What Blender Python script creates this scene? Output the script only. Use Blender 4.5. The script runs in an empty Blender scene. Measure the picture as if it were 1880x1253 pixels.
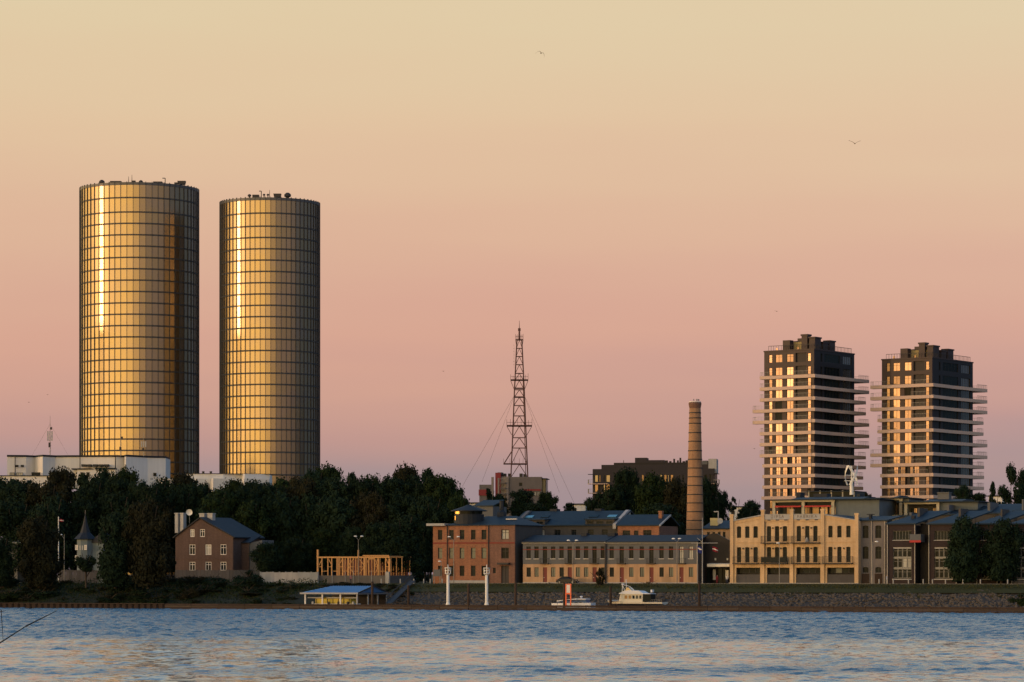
import bpy, math, random
from mathutils import Vector, Matrix, noise
R = math.radians
C = bpy.context.scene
COL = C.collection
F, YH, H = 5450.0, 1054.0, 7.0            # focal length in photo pixels, horizon row, eye height
# ------------------------------------------------------------------ camera
cam = bpy.data.cameras.new('camera'); co = bpy.data.objects.new('camera', cam); COL.objects.link(co)
co.location = (0, 0, H); co.rotation_euler = (R(90), 0, 0)
cam.sensor_width = 36; cam.lens = 36 * F / 1880; cam.shift_y = (YH - 626.5) / 1880
cam.clip_start = .5; cam.clip_end = 30000
C.camera = co
# ------------------------------------------------------------------ light
SUN_AZ, SUN_EL = 71.5, 5.0                # degrees left of straight behind the camera
sd = Vector((-math.sin(R(SUN_AZ)) * math.cos(R(SUN_EL)), -math.cos(R(SUN_AZ)) * math.cos(R(SUN_EL)), math.sin(R(SUN_EL))))
sl = bpy.data.lights.new('sun', 'SUN'); so = bpy.data.objects.new('sun', sl); COL.objects.link(so)
sl.energy = .8; sl.angle = R(.6); sl.color = (1, .56, .30)
so.rotation_euler = (-sd).to_track_quat('-Z', 'Y').to_euler()
C.view_settings.view_transform = 'Standard'; C.view_settings.look = 'None'
C.view_settings.exposure = 0; C.view_settings.gamma = 1
w = bpy.data.worlds.new('World'); C.world = w; w.use_nodes = True
nt = w.node_tree; nt.nodes.clear()
def N(t, **k):
    n = nt.nodes.new(t)
    for a, b in k.items(): setattr(n, a, b)
    return n
def MA(op, a, b=None, clamp=False):
    n = N('ShaderNodeMath', operation=op); n.use_clamp = clamp
    for i, v in enumerate((a, b)):
        if v is None: continue
        if isinstance(v, (int, float)): n.inputs[i].default_value = v
        else: nt.links.new(v, n.inputs[i])
    return n.outputs[0]
out = N('ShaderNodeOutputWorld'); tc = N('ShaderNodeTexCoord'); sx = N('ShaderNodeSeparateXYZ')
nt.links.new(tc.outputs['Generated'], sx.inputs[0])
sky = N('ShaderNodeTexSky', sky_type='NISHITA'); sky.sun_disc = False
sky.sun_elevation = R(SUN_EL); sky.sun_rotation = R(180 + SUN_AZ); sky.air_density = 1; sky.dust_density = .2; sky.ozone_density = 6
bn = N('ShaderNodeBackground'); bn.inputs[1].default_value = .05
nt.links.new(sky.outputs[0], bn.inputs[0])
el = MA('MULTIPLY', MA('ARCSINE', sx.outputs[2]), 180 / math.pi)
# faint slanting veils of thin cloud
mp = N('ShaderNodeMapping'); mp.inputs['Scale'].default_value = (3, 3, 26); mp.inputs['Rotation'].default_value = (0, R(9), 0)
nt.links.new(tc.outputs['Generated'], mp.inputs[0])
nz = N('ShaderNodeTexNoise'); nz.inputs['Scale'].default_value = 1; nz.inputs['Detail'].default_value = 3
nt.links.new(mp.outputs[0], nz.inputs[0])
el2 = MA('ADD', el, MA('MULTIPLY', MA('SUBTRACT', nz.outputs[0], .37), 2.8))
ramp = N('ShaderNodeValToRGB'); nt.links.new(MA('DIVIDE', el2, 90.0, True), ramp.inputs[0])
stops = [(0, (.265, .185, .235)), (.9, (.285, .198, .235)), (2.1, (.36, .225, .225)), (3.2, (.51, .255, .205)), (4.8, (.665, .325, .20)), (6.9, (.72, .415, .225)),
         (9, (.75, .50, .255)), (11.2, (.745, .565, .29)), (14, (.72, .68, .48)), (19, (.58, .62, .56)), (30, (.17, .34, .52)), (48, (.08, .20, .38)), (90, (.045, .12, .26))]
cr = ramp.color_ramp
while len(cr.elements) < len(stops): cr.elements.new(.5)
for e, (a, c) in zip(cr.elements, stops): e.position = a / 90; e.color = (*c, 1)
# azimuth: cosine to the sun direction
dt = N('ShaderNodeVectorMath', operation='DOT_PRODUCT'); nm = N('ShaderNodeVectorMath', operation='NORMALIZE'); cx = N('ShaderNodeCombineXYZ')
nt.links.new(sx.outputs[0], cx.inputs[0]); nt.links.new(sx.outputs[1], cx.inputs[1]); nt.links.new(cx.outputs[0], nm.inputs[0])
nt.links.new(nm.outputs[0], dt.inputs[0]); dt.inputs[1].default_value = (-math.sin(R(SUN_AZ)), -math.cos(R(SUN_AZ)), 0)
c = dt.outputs['Value']
fr = N('ShaderNodeMapRange'); fr.inputs[1].default_value = -.97; fr.inputs[2].default_value = -.5; fr.inputs[3].default_value = .0; fr.inputs[4].default_value = 1.0
fr.interpolation_type = 'SMOOTHSTEP'; nt.links.new(c, fr.inputs[0])
br = N('ShaderNodeBackground'); mxs = N('ShaderNodeMix', data_type='RGBA'); lo_ = [i for i in mxs.inputs if i.type == 'RGBA']; nt.links.new(MA('MAXIMUM', fr.outputs[0], MA('DIVIDE', el, 40.0, True)), mxs.inputs[0])
lo_[0].default_value = (.05, .07, .12, 1); nt.links.new(ramp.outputs[0], lo_[1]); nt.links.new([o for o in mxs.outputs if o.type == 'RGBA'][0], br.inputs[0])
# the sunset glow round the low sun
gr = N('ShaderNodeMapRange', interpolation_type='SMOOTHSTEP'); gr.inputs[1].default_value = -.13; gr.inputs[2].default_value = .72; nt.links.new(c, gr.inputs[0])
g1 = MA('MULTIPLY', gr.outputs[0], MA('POWER', 2.718, MA('DIVIDE', MA('ABSOLUTE', el), -11.0)))
g2 = MA('MULTIPLY', MA('POWER', MA('MAXIMUM', c, 0), 40), MA('POWER', 2.718, MA('DIVIDE', MA('ABSOLUTE', el), -9.0)))
b1 = N('ShaderNodeBackground'); b1.inputs[0].default_value = (1, .585, .135, 1); nt.links.new(MA('MULTIPLY', g1, 5.2), b1.inputs[1])
b2 = N('ShaderNodeBackground'); b2.inputs[0].default_value = (1, .45, .13, 1); nt.links.new(MA('MULTIPLY', g2, 1.6), b2.inputs[1])
def ADD(a, b):
    n = N('ShaderNodeAddShader'); nt.links.new(a, n.inputs[0]); nt.links.new(b, n.inputs[1]); return n.outputs[0]
nt.links.new(ADD(ADD(bn.outputs[0], br.outputs[0]), ADD(b1.outputs[0], b2.outputs[0])), out.inputs[0])

# ------------------------------------------------------------------ materials
MATS = {}
def M(name, col, rough=.85, metal=0, var=.18, scale=.6, bump=0, streak=0, spec=.3, fine=0, orand=0):
    if name in MATS: return MATS[name]
    m = bpy.data.materials.new(name); m.use_nodes = True; t = m.node_tree; L = t.links
    b = t.nodes['Principled BSDF']; b.inputs['Roughness'].default_value = rough; b.inputs['Metallic'].default_value = metal
    b.inputs['Specular IOR Level'].default_value = spec
    tcn = t.nodes.new('ShaderNodeTexCoord')
    def noise_(s, vec=None, det=5):
        n = t.nodes.new('ShaderNodeTexNoise'); n.inputs['Scale'].default_value = s; n.inputs['Detail'].default_value = det
        L.new(vec or tcn.outputs['Object'], n.inputs[0]); return n.outputs[0]
    def mul(a, k, add):
        n = t.nodes.new('ShaderNodeMath'); n.operation = 'MULTIPLY_ADD'; L.new(a, n.inputs[0]); n.inputs[1].default_value = k; n.inputs[2].default_value = add; return n.outputs[0]
    def prod(a, b_):
        n = t.nodes.new('ShaderNodeMath'); n.operation = 'MULTIPLY'; L.new(a, n.inputs[0]); L.new(b_, n.inputs[1]); return n.outputs[0]
    v = mul(noise_(scale), var * 2.4, 1 - var * 1.2)
    if fine: v = prod(v, mul(noise_(scale * 9), fine * 2.4, 1 - fine * 1.2))
    if streak:
        mpn = t.nodes.new('ShaderNodeMapping'); mpn.inputs['Scale'].default_value = (1.6, 1.6, .12); L.new(tcn.outputs['Object'], mpn.inputs[0])
        v = prod(v, mul(noise_(1.0, mpn.outputs[0]), streak * 2.4, 1 - streak * 1.2))
    if orand:
        oi = t.nodes.new('ShaderNodeObjectInfo'); v = prod(v, mul(oi.outputs['Random'], orand * 2, 1 - orand))
    mx = t.nodes.new('ShaderNodeVectorMath'); mx.operation = 'SCALE'; mx.inputs[0].default_value = col
    L.new(v, mx.inputs['Scale']); L.new(mx.outputs[0], b.inputs['Base Color'])
    if bump:
        bp = t.nodes.new('ShaderNodeBump'); bp.inputs['Strength'].default_value = bump; bp.inputs['Distance'].default_value = .1
        L.new(noise_(scale * 8), bp.inputs['Height']); L.new(bp.outputs[0], b.inputs['Normal'])
    MATS[name] = m; return m
def brickmat(name, c1, c2, cm):
    m = M(name, c1, bump=.1, var=.24, scale=.25, streak=.26); t = m.node_tree; L = t.links; b = t.nodes['Principled BSDF']
    sc = [n for n in t.nodes if n.type == 'VECT_MATH'][0]
    tcn = t.nodes['Texture Coordinate']; sp = t.nodes.new('ShaderNodeSeparateXYZ'); L.new(tcn.outputs['Object'], sp.inputs[0])
    ad = t.nodes.new('ShaderNodeMath'); L.new(sp.outputs[0], ad.inputs[0]); L.new(sp.outputs[1], ad.inputs[1])
    cb = t.nodes.new('ShaderNodeCombineXYZ'); L.new(ad.outputs[0], cb.inputs[0]); L.new(sp.outputs[2], cb.inputs[1])
    bk = t.nodes.new('ShaderNodeTexBrick'); bk.inputs['Scale'].default_value = 1.6; bk.inputs['Color1'].default_value = (*c1, 1)
    bk.inputs['Color2'].default_value = (*c2, 1); bk.inputs['Mortar'].default_value = (*cm, 1); bk.inputs['Mortar Size'].default_value = .012
    bk.inputs['Brick Width'].default_value = .55; bk.inputs['Row Height'].default_value = .2
    L.new(cb.outputs[0], bk.inputs[0]); L.new(bk.outputs[0], sc.inputs[0]); return m
def glassmat(name, col, rough=.06, metal=.0, base=.02, jit=.0, spec=.5):
    m = M(name, col, rough=rough, metal=metal, var=.12, scale=.8, spec=spec, orand=jit); return m
brick_or = brickmat('brick_orange', (.29, .13, .07), (.20, .095, .06), (.30, .18, .11))
brick_rd = brickmat('brick_red_brown', (.19, .10, .072), (.13, .07, .055), (.24, .17, .13))
brick_dk = brickmat('brick_dark', (.038, .026, .026), (.028, .020, .022), (.042, .034, .034))
brick_yl = brickmat('brick_yellow', (.58, .43, .26), (.52, .37, .21), (.48, .34, .19))
brick_ch = brickmat('brick_chimney', (.34, .205, .12), (.28, .16, .09), (.30, .2, .13))
brick_house = brickmat('brick_house', (.095, .066, .058), (.075, .05, .045), (.13, .09, .075))
plaster_peach = M('plaster_peach', (.42, .28, .17), var=.18, scale=.35, streak=.26, bump=.05)
plaster_grey = M('plaster_grey', (.115, .125, .135), var=.08, streak=.06)
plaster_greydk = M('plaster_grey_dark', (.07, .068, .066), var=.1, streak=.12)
concrete = M('concrete', (.36, .37, .37), streak=.12, fine=.05)
concrete_white = M('concrete_white', (.68, .68, .66), var=.08, scale=.15, streak=.10)
roof_blue = M('roof_metal_blue', (.018, .036, .055), rough=.6, var=.18, scale=.8, streak=.14, spec=.2)
roof_dark = M('roof_dark', (.014, .02, .03), rough=.65, var=.15, streak=.1)
roof_light = M('roof_blue_tarp', (.15, .34, .58), rough=.5, var=.06)
frame_dk = M('frame_dark', (.03, .032, .035), rough=.5, var=.05)
frame_wt = M('frame_white', (.66, .66, .64), rough=.5, var=.05)
white_paint = M('white_paint', (.74, .76, .74), rough=.5, var=.05, streak=.05)
metal_gr = M('metal_grey', (.20, .21, .22), rough=.45, metal=.4, var=.1)
metal_dk = M('metal_dark', (.035, .035, .038), rough=.6, var=.15)
mast_red = M('mast_paint', (.075, .035, .038), rough=.6, var=.15)
glass_dk = glassmat('window_glass', (.011, .017, .019), rough=.10, jit=.4, spec=.05)
glass_gn = glassmat('window_blind_green', (.085, .11, .10), rough=.3, jit=.2)
glass_cur = glassmat('window_curtain', (.36, .37, .33), rough=.5, jit=.2)
glass_flat = glassmat('window_glass_mirror', (.18, .13, .095), rough=.25, metal=.92, jit=.4)
glass_mid = glassmat('window_glass_bronze', (.15, .14, .13), rough=.15, metal=.8, jit=.25)
wood_new = M('timber_new', (.66, .36, .14), var=.12, scale=1.5, fine=.1)
wood_old = M('timber_old', (.045, .030, .022), var=.25, scale=1, fine=.2, orand=.25, bump=.3)
wood_grey = M('timber_grey', (.075, .075, .078), var=.2, fine=.1, orand=.15)
rust = M('rusted_steel', (.030, .020, .016), var=.35, scale=1.2, fine=.2, bump=.3)
red_trim = M('red_trim', (.20, .045, .035), var=.06)
red_door = M('red_brown_door', (.17, .055, .045), var=.08)
red_pan = M('red_panel', (.42, .05, .045), var=.08)
orange_post = M('orange_red_paint', (.80, .16, .06), rough=.5, var=.05)
slab_mat = M('pale_balcony_slab', (.54, .42, .36), var=.05, streak=.05)
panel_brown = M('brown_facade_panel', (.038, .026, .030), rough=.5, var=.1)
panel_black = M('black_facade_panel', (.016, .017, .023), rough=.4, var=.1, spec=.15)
asphalt = M('asphalt', (.07, .07, .072), var=.1)
grass_m = M('grass_bank', (.040, .044, .010), var=.4, scale=.25, fine=.3)
soil_m = M('soil_and_scrub', (.016, .019, .007), var=.4, scale=.2, fine=.3)
stone_m = M('stone_bank', (.05, .046, .04), var=.35, scale=.6, fine=.3)
rock_m = M('rock', (.095, .082, .066), var=.45, scale=.9, fine=.15)
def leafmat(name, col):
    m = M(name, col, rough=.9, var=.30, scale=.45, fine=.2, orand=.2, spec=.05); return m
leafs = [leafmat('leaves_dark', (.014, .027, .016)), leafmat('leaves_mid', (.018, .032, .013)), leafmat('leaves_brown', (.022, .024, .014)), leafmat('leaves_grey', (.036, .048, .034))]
bark = M('bark', (.045, .038, .03), var=.2)
glint_glass = glassmat('lantern_gold_glass', (.75, .50, .22), rough=.2, metal=.95)  # sun's reflection in the lantern panes, put into a gold colour
kerb_m = M('kerb_granite', (.13, .13, .125), var=.15)
# gilded curtain-wall glass
def tower_glass():
    m = bpy.data.materials.new('tower_gilded_glass'); m.use_nodes = True; t = m.node_tree; L = t.links; b = t.nodes['Principled BSDF']
    oi = t.nodes.new('ShaderNodeTexCoord'); ns = t.nodes.new('ShaderNodeTexWhiteNoise'); sn = t.nodes.new('ShaderNodeVectorMath'); sn.operation = 'SNAP'
    at = t.nodes.new('ShaderNodeAttribute'); at.attribute_type = 'OBJECT'; at.attribute_name = 'tint'
    ge = t.nodes.new('ShaderNodeNewGeometry')
    nz_ = t.nodes.new('ShaderNodeTexNoise'); nz_.inputs['Scale'].default_value = .22; nz_.inputs['Detail'].default_value = 1; L.new(ge.outputs['Position'], nz_.inputs[0])
    rp = t.nodes.new('ShaderNodeValToRGB'); L.new(nz_.outputs[0], rp.inputs[0]); e = rp.color_ramp.elements
    e[0].position = .35; e[0].color = (.30, .245, .155, 1); e[1].position = .65; e[1].color = (.285, .235, .175, 1)
    L.new(rp.outputs[0], b.inputs['Base Color']); b.inputs['Metallic'].default_value = .97; b.inputs['Roughness'].default_value = .23
    b2_ = t.nodes.new('ShaderNodeBsdfPrincipled'); L.new(rp.outputs[0], b2_.inputs['Base Color']); b2_.inputs['Metallic'].default_value = .97; b2_.inputs['Roughness'].default_value = .36
    mxx = t.nodes.new('ShaderNodeMixShader'); mxx.inputs[0].default_value = .45; L.new(b.outputs[0], mxx.inputs[1]); L.new(b2_.outputs[0], mxx.inputs[2]); L.new(mxx.outputs[0], t.nodes['Material Output'].inputs[0])
    return m
tglass = tower_glass()
# ------------------------------------------------------------------ mesh helpers
class MB:
    def __init__(s): s.v = []; s.f = []
    def add(s, vs, fs):
        o = len(s.v); s.v += [tuple(p) for p in vs]; s.f += [tuple(i + o for i in f) for f in fs]; return s
    def box(s, x0, x1, y0, y1, z0, z1):
        return s.add([(x0, y0, z0), (x1, y0, z0), (x1, y1, z0), (x0, y1, z0), (x0, y0, z1), (x1, y0, z1), (x1, y1, z1), (x0, y1, z1)],
                     [(0, 3, 2, 1), (4, 5, 6, 7), (0, 1, 5, 4), (1, 2, 6, 5), (2, 3, 7, 6), (3, 0, 4, 7)])
    def poly_y(s, pts, y0, y1):          # polygon in x,z (counter-clockwise seen from -y), extruded along y
        n = len(pts); return s.add([(x, y0, z) for x, z in pts] + [(x, y1, z) for x, z in pts],
            [tuple(range(n)), tuple(range(2 * n - 1, n - 1, -1))] + [(i, i + n, (i + 1) % n + n, (i + 1) % n) for i in range(n)])
    def poly_x(s, pts, x0, x1):          # polygon in y,z extruded along x
        n = len(pts); return s.add([(x0, y, z) for y, z in pts] + [(x1, y, z) for y, z in pts],
            [tuple(range(n - 1, -1, -1)), tuple(range(n, 2 * n))] + [(i, (i + 1) % n, (i + 1) % n + n, i + n) for i in range(n)])
    def poly_z(s, pts, z0, z1):
        n = len(pts); return s.add([(x, y, z0) for x, y in pts] + [(x, y, z1) for x, y in pts],
            [tuple(range(n - 1, -1, -1)), tuple(range(n, 2 * n))] + [(i, (i + 1) % n, (i + 1) % n + n, i + n) for i in range(n)])
    def rod(s, a, b, r0, r1=None, n=6):
        a = Vector(a); b = Vector(b); r1 = r0 if r1 is None else r1; d = (b - a).normalized()
        u = d.orthogonal().normalized(); v = d.cross(u)
        vs = []
        for p, r in ((a, r0), (b, r1)):
            for i in range(n):
                t = 2 * math.pi * i / n; vs.append(p + (u * math.cos(t) + v * math.sin(t)) * r)
        return s.add(vs, [tuple(range(n - 1, -1, -1)), tuple(range(n, 2 * n))] + [(i, (i + 1) % n, (i + 1) % n + n, i + n) for i in range(n)])
    def lathe(s, prof, n=16, cx=0, cy=0, x_s=1, y_s=1):
        vs = []; fs = []
        for r, z in prof:
            for i in range(n):
                t = 2 * math.pi * i / n; vs.append((cx + r * x_s * math.cos(t), cy + r * y_s * math.sin(t), z))
        for k in range(len(prof) - 1):
            for i in range(n): j = (i + 1) % n; fs.append((k * n + i, k * n + j, (k + 1) * n + j, (k + 1) * n + i))
        fs.append(tuple(range(n - 1, -1, -1))); fs.append(tuple(range((len(prof) - 1) * n, len(prof) * n)))
        return s.add(vs, fs)
    def mesh(s, name, smooth=False):
        m = bpy.data.meshes.new(name); m.from_pydata(s.v, [], s.f); m.update()
        if smooth: m.polygons.foreach_set('use_smooth', [True] * len(m.polygons))
        return m
def obj(name, mb, mat, parent=None, loc=(0, 0, 0), rz=0, smooth=False, kind=None):
    me = mb.mesh(name, smooth) if isinstance(mb, MB) else mb
    if mat is not None and not me.materials: me.materials.append(mat)
    o = bpy.data.objects.new(name, me); COL.objects.link(o); o.location = loc; o.rotation_euler[2] = rz
    if parent: o.parent = parent
    if kind: o['kind'] = kind
    return o
def tag(o, label, cat, group=None):
    o['label'] = label; o['category'] = cat
    if group: o['group'] = group
    return o
def thing(name, label, cat, loc=(0, 0, 0), rz=0, group=None):
    o = bpy.data.objects.new(name, None); COL.objects.link(o); o.location = loc; o.rotation_euler[2] = rz
    return tag(o, label, cat, group)
def struct(name, mb, mat): return obj(name, mb, mat, kind='structure')
def copy_tree(o, parent=None):
    c = o.copy(); COL.objects.link(c); c.parent = parent
    for ch in list(o.children): copy_tree(ch, c)
    return c
GZ = 5.0                                   # level of the quay
PH = R(22.9)                               # the river bank runs 22.9 degrees off the picture plane
U = Vector((math.cos(PH), -math.sin(PH), 0)); V = Vector((math.sin(PH), math.cos(PH), 0)); O0 = Vector((0, 561, 0))
def bank(px, t, z=GZ):                     # point on the line t metres inland of the breakwater, in column px
    tx = (px - 940) / F
    s = (tx * (O0.y + t * math.cos(PH)) - t * math.sin(PH)) / (math.cos(PH) + tx * math.sin(PH))
    p = O0 + U * s + V * t; p.z = z; return p
def at(px, D, z=GZ): return Vector(((px - 940) / F * D, D, z))
class Site:                                # a facade between two picture columns, and its local metres
    def __init__(s, pl, pr, t=None, D=None, rot=PH, z=GZ, pm=None):
        s.o = bank(pl, t, z) if D is None else at(pl, D, z)
        s.rot = rot; s.z = z; s.w = s.X(pr); s.D = s.o.y - math.sin(rot) * s.X(pm if pm else (pl + pr) / 2)
        s.m = s.D / F
    def X(s, px):
        t = (px - 940) / F; return (t * s.o.y - s.o.x) / (math.cos(s.rot) + t * math.sin(s.rot))
    def Z(s, py, D=None): return H + (YH - py) * (D or s.D) / F - s.z
    def thing(s, name, label, cat, group=None): return thing(name, label, cat, s.o, -s.rot, group)
def wall(mb, x0, x1, z0, z1, y0, th, holes, arch=0):
    zs = sorted({z0, z1} | {h[2] for h in holes} | {h[3] for h in holes}); zs = [z for z in zs if z0 <= z <= z1]
    for a, b in zip(zs, zs[1:]):
        if b - a < 1e-4: continue
        m = (a + b) / 2; x = x0
        for h in sorted(h for h in holes if h[2] < m < h[3]):
            if h[0] > x + 1e-4: mb.box(x, h[0], y0, y0 + th, a, b)
            x = max(x, h[1])
        if x < x1 - 1e-4: mb.box(x, x1, y0, y0 + th, a, b)
    if arch:
        for h in holes:
            if h[1] - h[0] > 3: continue
            xm = (h[0] + h[1]) / 2; r = (h[1] - h[0]) / 2; q = r * arch; n = 4
            for sg in (-1, 1):
                pts = [(xm + sg * r, h[3]), (xm + sg * r, h[3] - q)] + [(xm + sg * r * math.cos(i * math.pi / 2 / n), h[3] - q + q * .98 * math.sin(i * math.pi / 2 / n)) for i in range(1, n + 1)]
                if sg > 0: pts = pts[::-1]
                mb.poly_y(pts, y0 + .002, y0 + th - .01)
    return mb
WIN = {}
def window(parent, x0, x1, z0, z1, y, glass, frame=frame_dk, nx=2, nz=1, sill=None, name='window', bw=.08):
    w_, h_ = x1 - x0, z1 - z0; w_ = round(w_, 2); h_ = round(h_, 2); key = (w_, h_, frame.name, nx, nz, bw)
    if key not in WIN:
        f = MB(); b = bw
        f.box(0, b, 0, .1, 0, h_).box(w_ - b, w_, 0, .1, 0, h_).box(b, w_ - b, 0, .1, 0, b).box(b, w_ - b, 0, .1, h_ - b, h_)
        for i in range(1, nx): x = w_ * i / nx; f.box(x - b * .35, x + b * .35, .01, .09, b, h_ - b)
        for i in range(1, nz): z = h_ * (i / nz if nz != 2 else .68); f.box(b, w_ - b, .012, .088, z - b * .35, z + b * .35)
        WIN[key] = f.mesh('window'); WIN[key].materials.append(frame)
    o = obj(name, WIN[key], None, parent, (x0, y, z0))
    pk = ('p', w_, h_, glass.name)
    if pk not in WIN:
        p = MB(); p.box(.03, w_ - .03, .05, .07, .03, h_ - .03); WIN[pk] = p.mesh('pane'); WIN[pk].materials.append(glass)
    po = obj('pane', WIN[pk], None, o, (0, .015, 0)); 
    po.rotation_euler = (random.uniform(-.006, .006), 0, random.uniform(-.012, .012))
    if sill:
        sk = ('s', w_, sill.name)
        if sk not in WIN: WIN[sk] = MB().box(-.1, w_ + .1, -.32, .0, -.1, 0).mesh('sill'); WIN[sk].materials.append(sill)
        obj('sill', WIN[sk], None, o)
    return o
def slab_roof(mb, x0, x1, y0, z0, y1, z1, th=.22):        # one pitched plane from front eave to back
    return mb.poly_x([(y0, z0), (y1, z1), (y1, z1 + th), (y0, z0 + th)], x0, x1)
def hip(mb, x0, x1, y0, y1, z0, z1, i=None, th=.15, ir=None):
    ym = (y0 + y1) / 2; i = (y1 - y0) / 2 if i is None else i; ir = i if ir is None else ir
    mb.box(x0, x1, y0, y1, z0 - th, z0)
    return mb.add([(x0, y0, z0), (x1, y0, z0), (x1, y1, z0), (x0, y1, z0), (x0 + i, ym, z1), (x1 - ir, ym, z1)],
                  [(0, 1, 5, 4), (1, 2, 5), (2, 3, 4, 5), (3, 0, 4)])
def railing(name, parent, pts, h, mat, step=.5, kind=None, r=.025, glass=None):
    mb = MB()
    for a, b in zip(pts, pts[1:]):
        a = Vector(a); b = Vector(b); n = max(1, int((b - a).length / step))
        for i in range(n + 1): p = a.lerp(b, i / n); mb.rod(p, p + Vector((0, 0, h)), r, n=4)
        mb.rod(a + Vector((0, 0, h)), b + Vector((0, 0, h)), r * 1.6, n=4)
    return obj(name, mb, mat, parent)
random.seed(7)
# ------------------------------------------------------------------ ground, water, river bank
def sheet(pts_s, s0, s1, ds, rough=.15):
    mb = MB(); ns = int((s1 - s0) / ds)
    for i in range(ns + 1):
        s_ = s0 + (s1 - s0) * i / ns
        for k, (t, z) in enumerate(pts_s):
            e = 0 if k in (0, len(pts_s) - 1) else noise.noise(Vector((s_ * .2, t * .4, 0))) * rough * 3 + random.uniform(-1, 1) * rough * .3
            p = O0 + U * s_ + V * (t + (0 if k == len(pts_s) - 1 else e)); mb.v.append((p.x, p.y, z + e))
    m = len(pts_s)
    for i in range(ns):
        for k in range(m - 1): a = i * m + k; mb.f.append((a, a + m, a + m + 1, a + 1))
    return mb
wm = bpy.data.materials.new('river_water'); wm.use_nodes = True; t = wm.node_tree; L = t.links; b = t.nodes['Principled BSDF']
b.inputs['Base Color'].default_value = (.05, .14, .22, 1); b.inputs['IOR'].default_value = 1.8; b.inputs['Roughness'].default_value = .08
ge = t.nodes.new('ShaderNodeNewGeometry')
def tn(scale, sc, det=3, rot=0):
    mpn = t.nodes.new('ShaderNodeMapping'); mpn.inputs['Scale'].default_value = sc; mpn.inputs['Rotation'].default_value = (0, 0, rot)
    L.new(ge.outputs['Position'], mpn.inputs[0])
    n = t.nodes.new('ShaderNodeTexNoise'); n.inputs['Scale'].default_value = scale; n.inputs['Detail'].default_value = det; L.new(mpn.outputs[0], n.inputs[0]); return n.outputs[0]
def mr(v, a, b_, c_, d_, smooth=True):
    n = t.nodes.new('ShaderNodeMapRange'); n.interpolation_type = 'SMOOTHSTEP' if smooth else 'LINEAR'
    for i, q in enumerate((a, b_, c_, d_)): n.inputs[i + 1].default_value = q
    L.new(v, n.inputs[0]); return n.outputs[0]
def wmth(op, a, b_):
    n = t.nodes.new('ShaderNodeMath'); n.operation = op
    for i, q in enumerate((a, b_)):
        if isinstance(q, (int, float)): n.inputs[i].default_value = q
        else: L.new(q, n.inputs[i])
    return n.outputs[0]
at_ = t.nodes.new('ShaderNodeAttribute'); at_.attribute_name = 'ruffle'; ruf = at_.outputs['Fac']
bumpn = t.nodes.new('ShaderNodeBump'); bumpn.inputs['Distance'].default_value = .5
L.new(tn(1, (2.6, 1.6, 1), 4), bumpn.inputs['Height']); L.new(wmth('ADD', wmth('MULTIPLY', ruf, .55), .12), bumpn.inputs['Strength'])
L.new(bumpn.outputs[0], b.inputs['Normal']); L.new(wmth('ADD', wmth('MULTIPLY', ruf, .18), .07), b.inputs['Roughness'])
import numpy as np
def waves(x0, x1, y0, y1, st):
    rs = np.random.RandomState(4)
    xs = np.arange(x0, x1 + st, st); ys = np.arange(y0, y1 + st, st); Xg, Yg = np.meshgrid(xs, ys)
    def field(n, l0, l1, spread, slope, base=-90):
        z = np.zeros_like(Xg)
        for _ in range(n):
            lam = l0 * (l1 / l0) ** rs.rand(); th = math.radians(base) + rs.randn() * spread; k = 2 * math.pi / lam
            z += slope * math.sqrt(2.0 / n) / k * np.sin(k * (Xg * math.cos(th) + Yg * math.sin(th)) + rs.rand() * 6.283)
        return z
    def smooth(n, lx, ly):
        z = np.zeros_like(Xg)
        for _ in range(n): z += np.sin(2 * math.pi * (Xg / lx * rs.randn() + Yg / ly * rs.randn()) + rs.rand() * 6.283)
        return z / math.sqrt(n / 2)
    Yk = Yg + Xg * .06 + smooth(12, 120, 200) * 4 + smooth(14, 22, 60) * 2.5
    r = 1 / (1 + np.exp(-(Yk - 318) / 4.0))                       # wind-ruffled beyond, calmer this side
    r = np.maximum(r, .9 * np.exp(-((Yk - 214 - smooth(8, 90, 300) * 1.5) / 7.5) ** 2) * (.5 + .5 / (1 + np.exp(-(Xg + 5 + smooth(6, 40, 200) * 8) / 6))))
    r = np.maximum(r, .55 / (1 + np.exp(-(smooth(24, 26, 34) - 1.5) * 3)))
    r = np.clip(r * (.9 + .12 * smooth(20, 9, 30)), 0, 1.2)
    Z = field(90, .95, 2.6, .6, 1.0) * (WS0 + WS1 * r) + field(40, 3.5, 11, .4, 1.0) * (WL0 + WL1 * r)
    ny, nx = Xg.shape; v = np.stack([Xg, Yg, Z], -1).reshape(-1, 3)
    i = np.arange((ny - 1) * (nx - 1)); a_ = (i // (nx - 1)) * nx + i % (nx - 1)
    f = np.stack([a_, a_ + 1, a_ + nx + 1, a_ + nx], -1)
    me = bpy.data.meshes.new('river_water'); me.vertices.add(len(v)); me.vertices.foreach_set('co', v.astype(np.float32).ravel())
    me.loops.add(f.size); me.loops.foreach_set('vertex_index', f.astype(np.int32).ravel()); me.polygons.add(len(f)); me.polygons.foreach_set('loop_start', np.arange(0, f.size, 4, dtype=np.int32)); me.polygons.foreach_set('use_smooth', np.ones(len(f), dtype=bool))
    me.update(); q = me.attributes.new('ruffle', 'FLOAT', 'POINT'); q.data.foreach_set('value', r.astype(np.float32).ravel()); return me
WS0, WS1, WL0, WL1 = .15, .14, .02, .012
me = waves(-125, 115, 175, 625, .42)
struct('river_water', me, wm)
mb = MB(); mb.add([(-4000, -60, -.4), (4000, -60, -.4), (4000, 900, -.4), (-4000, 900, -.4)], [(0, 1, 2, 3)])
struct('river_water', mb, wm)
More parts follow.
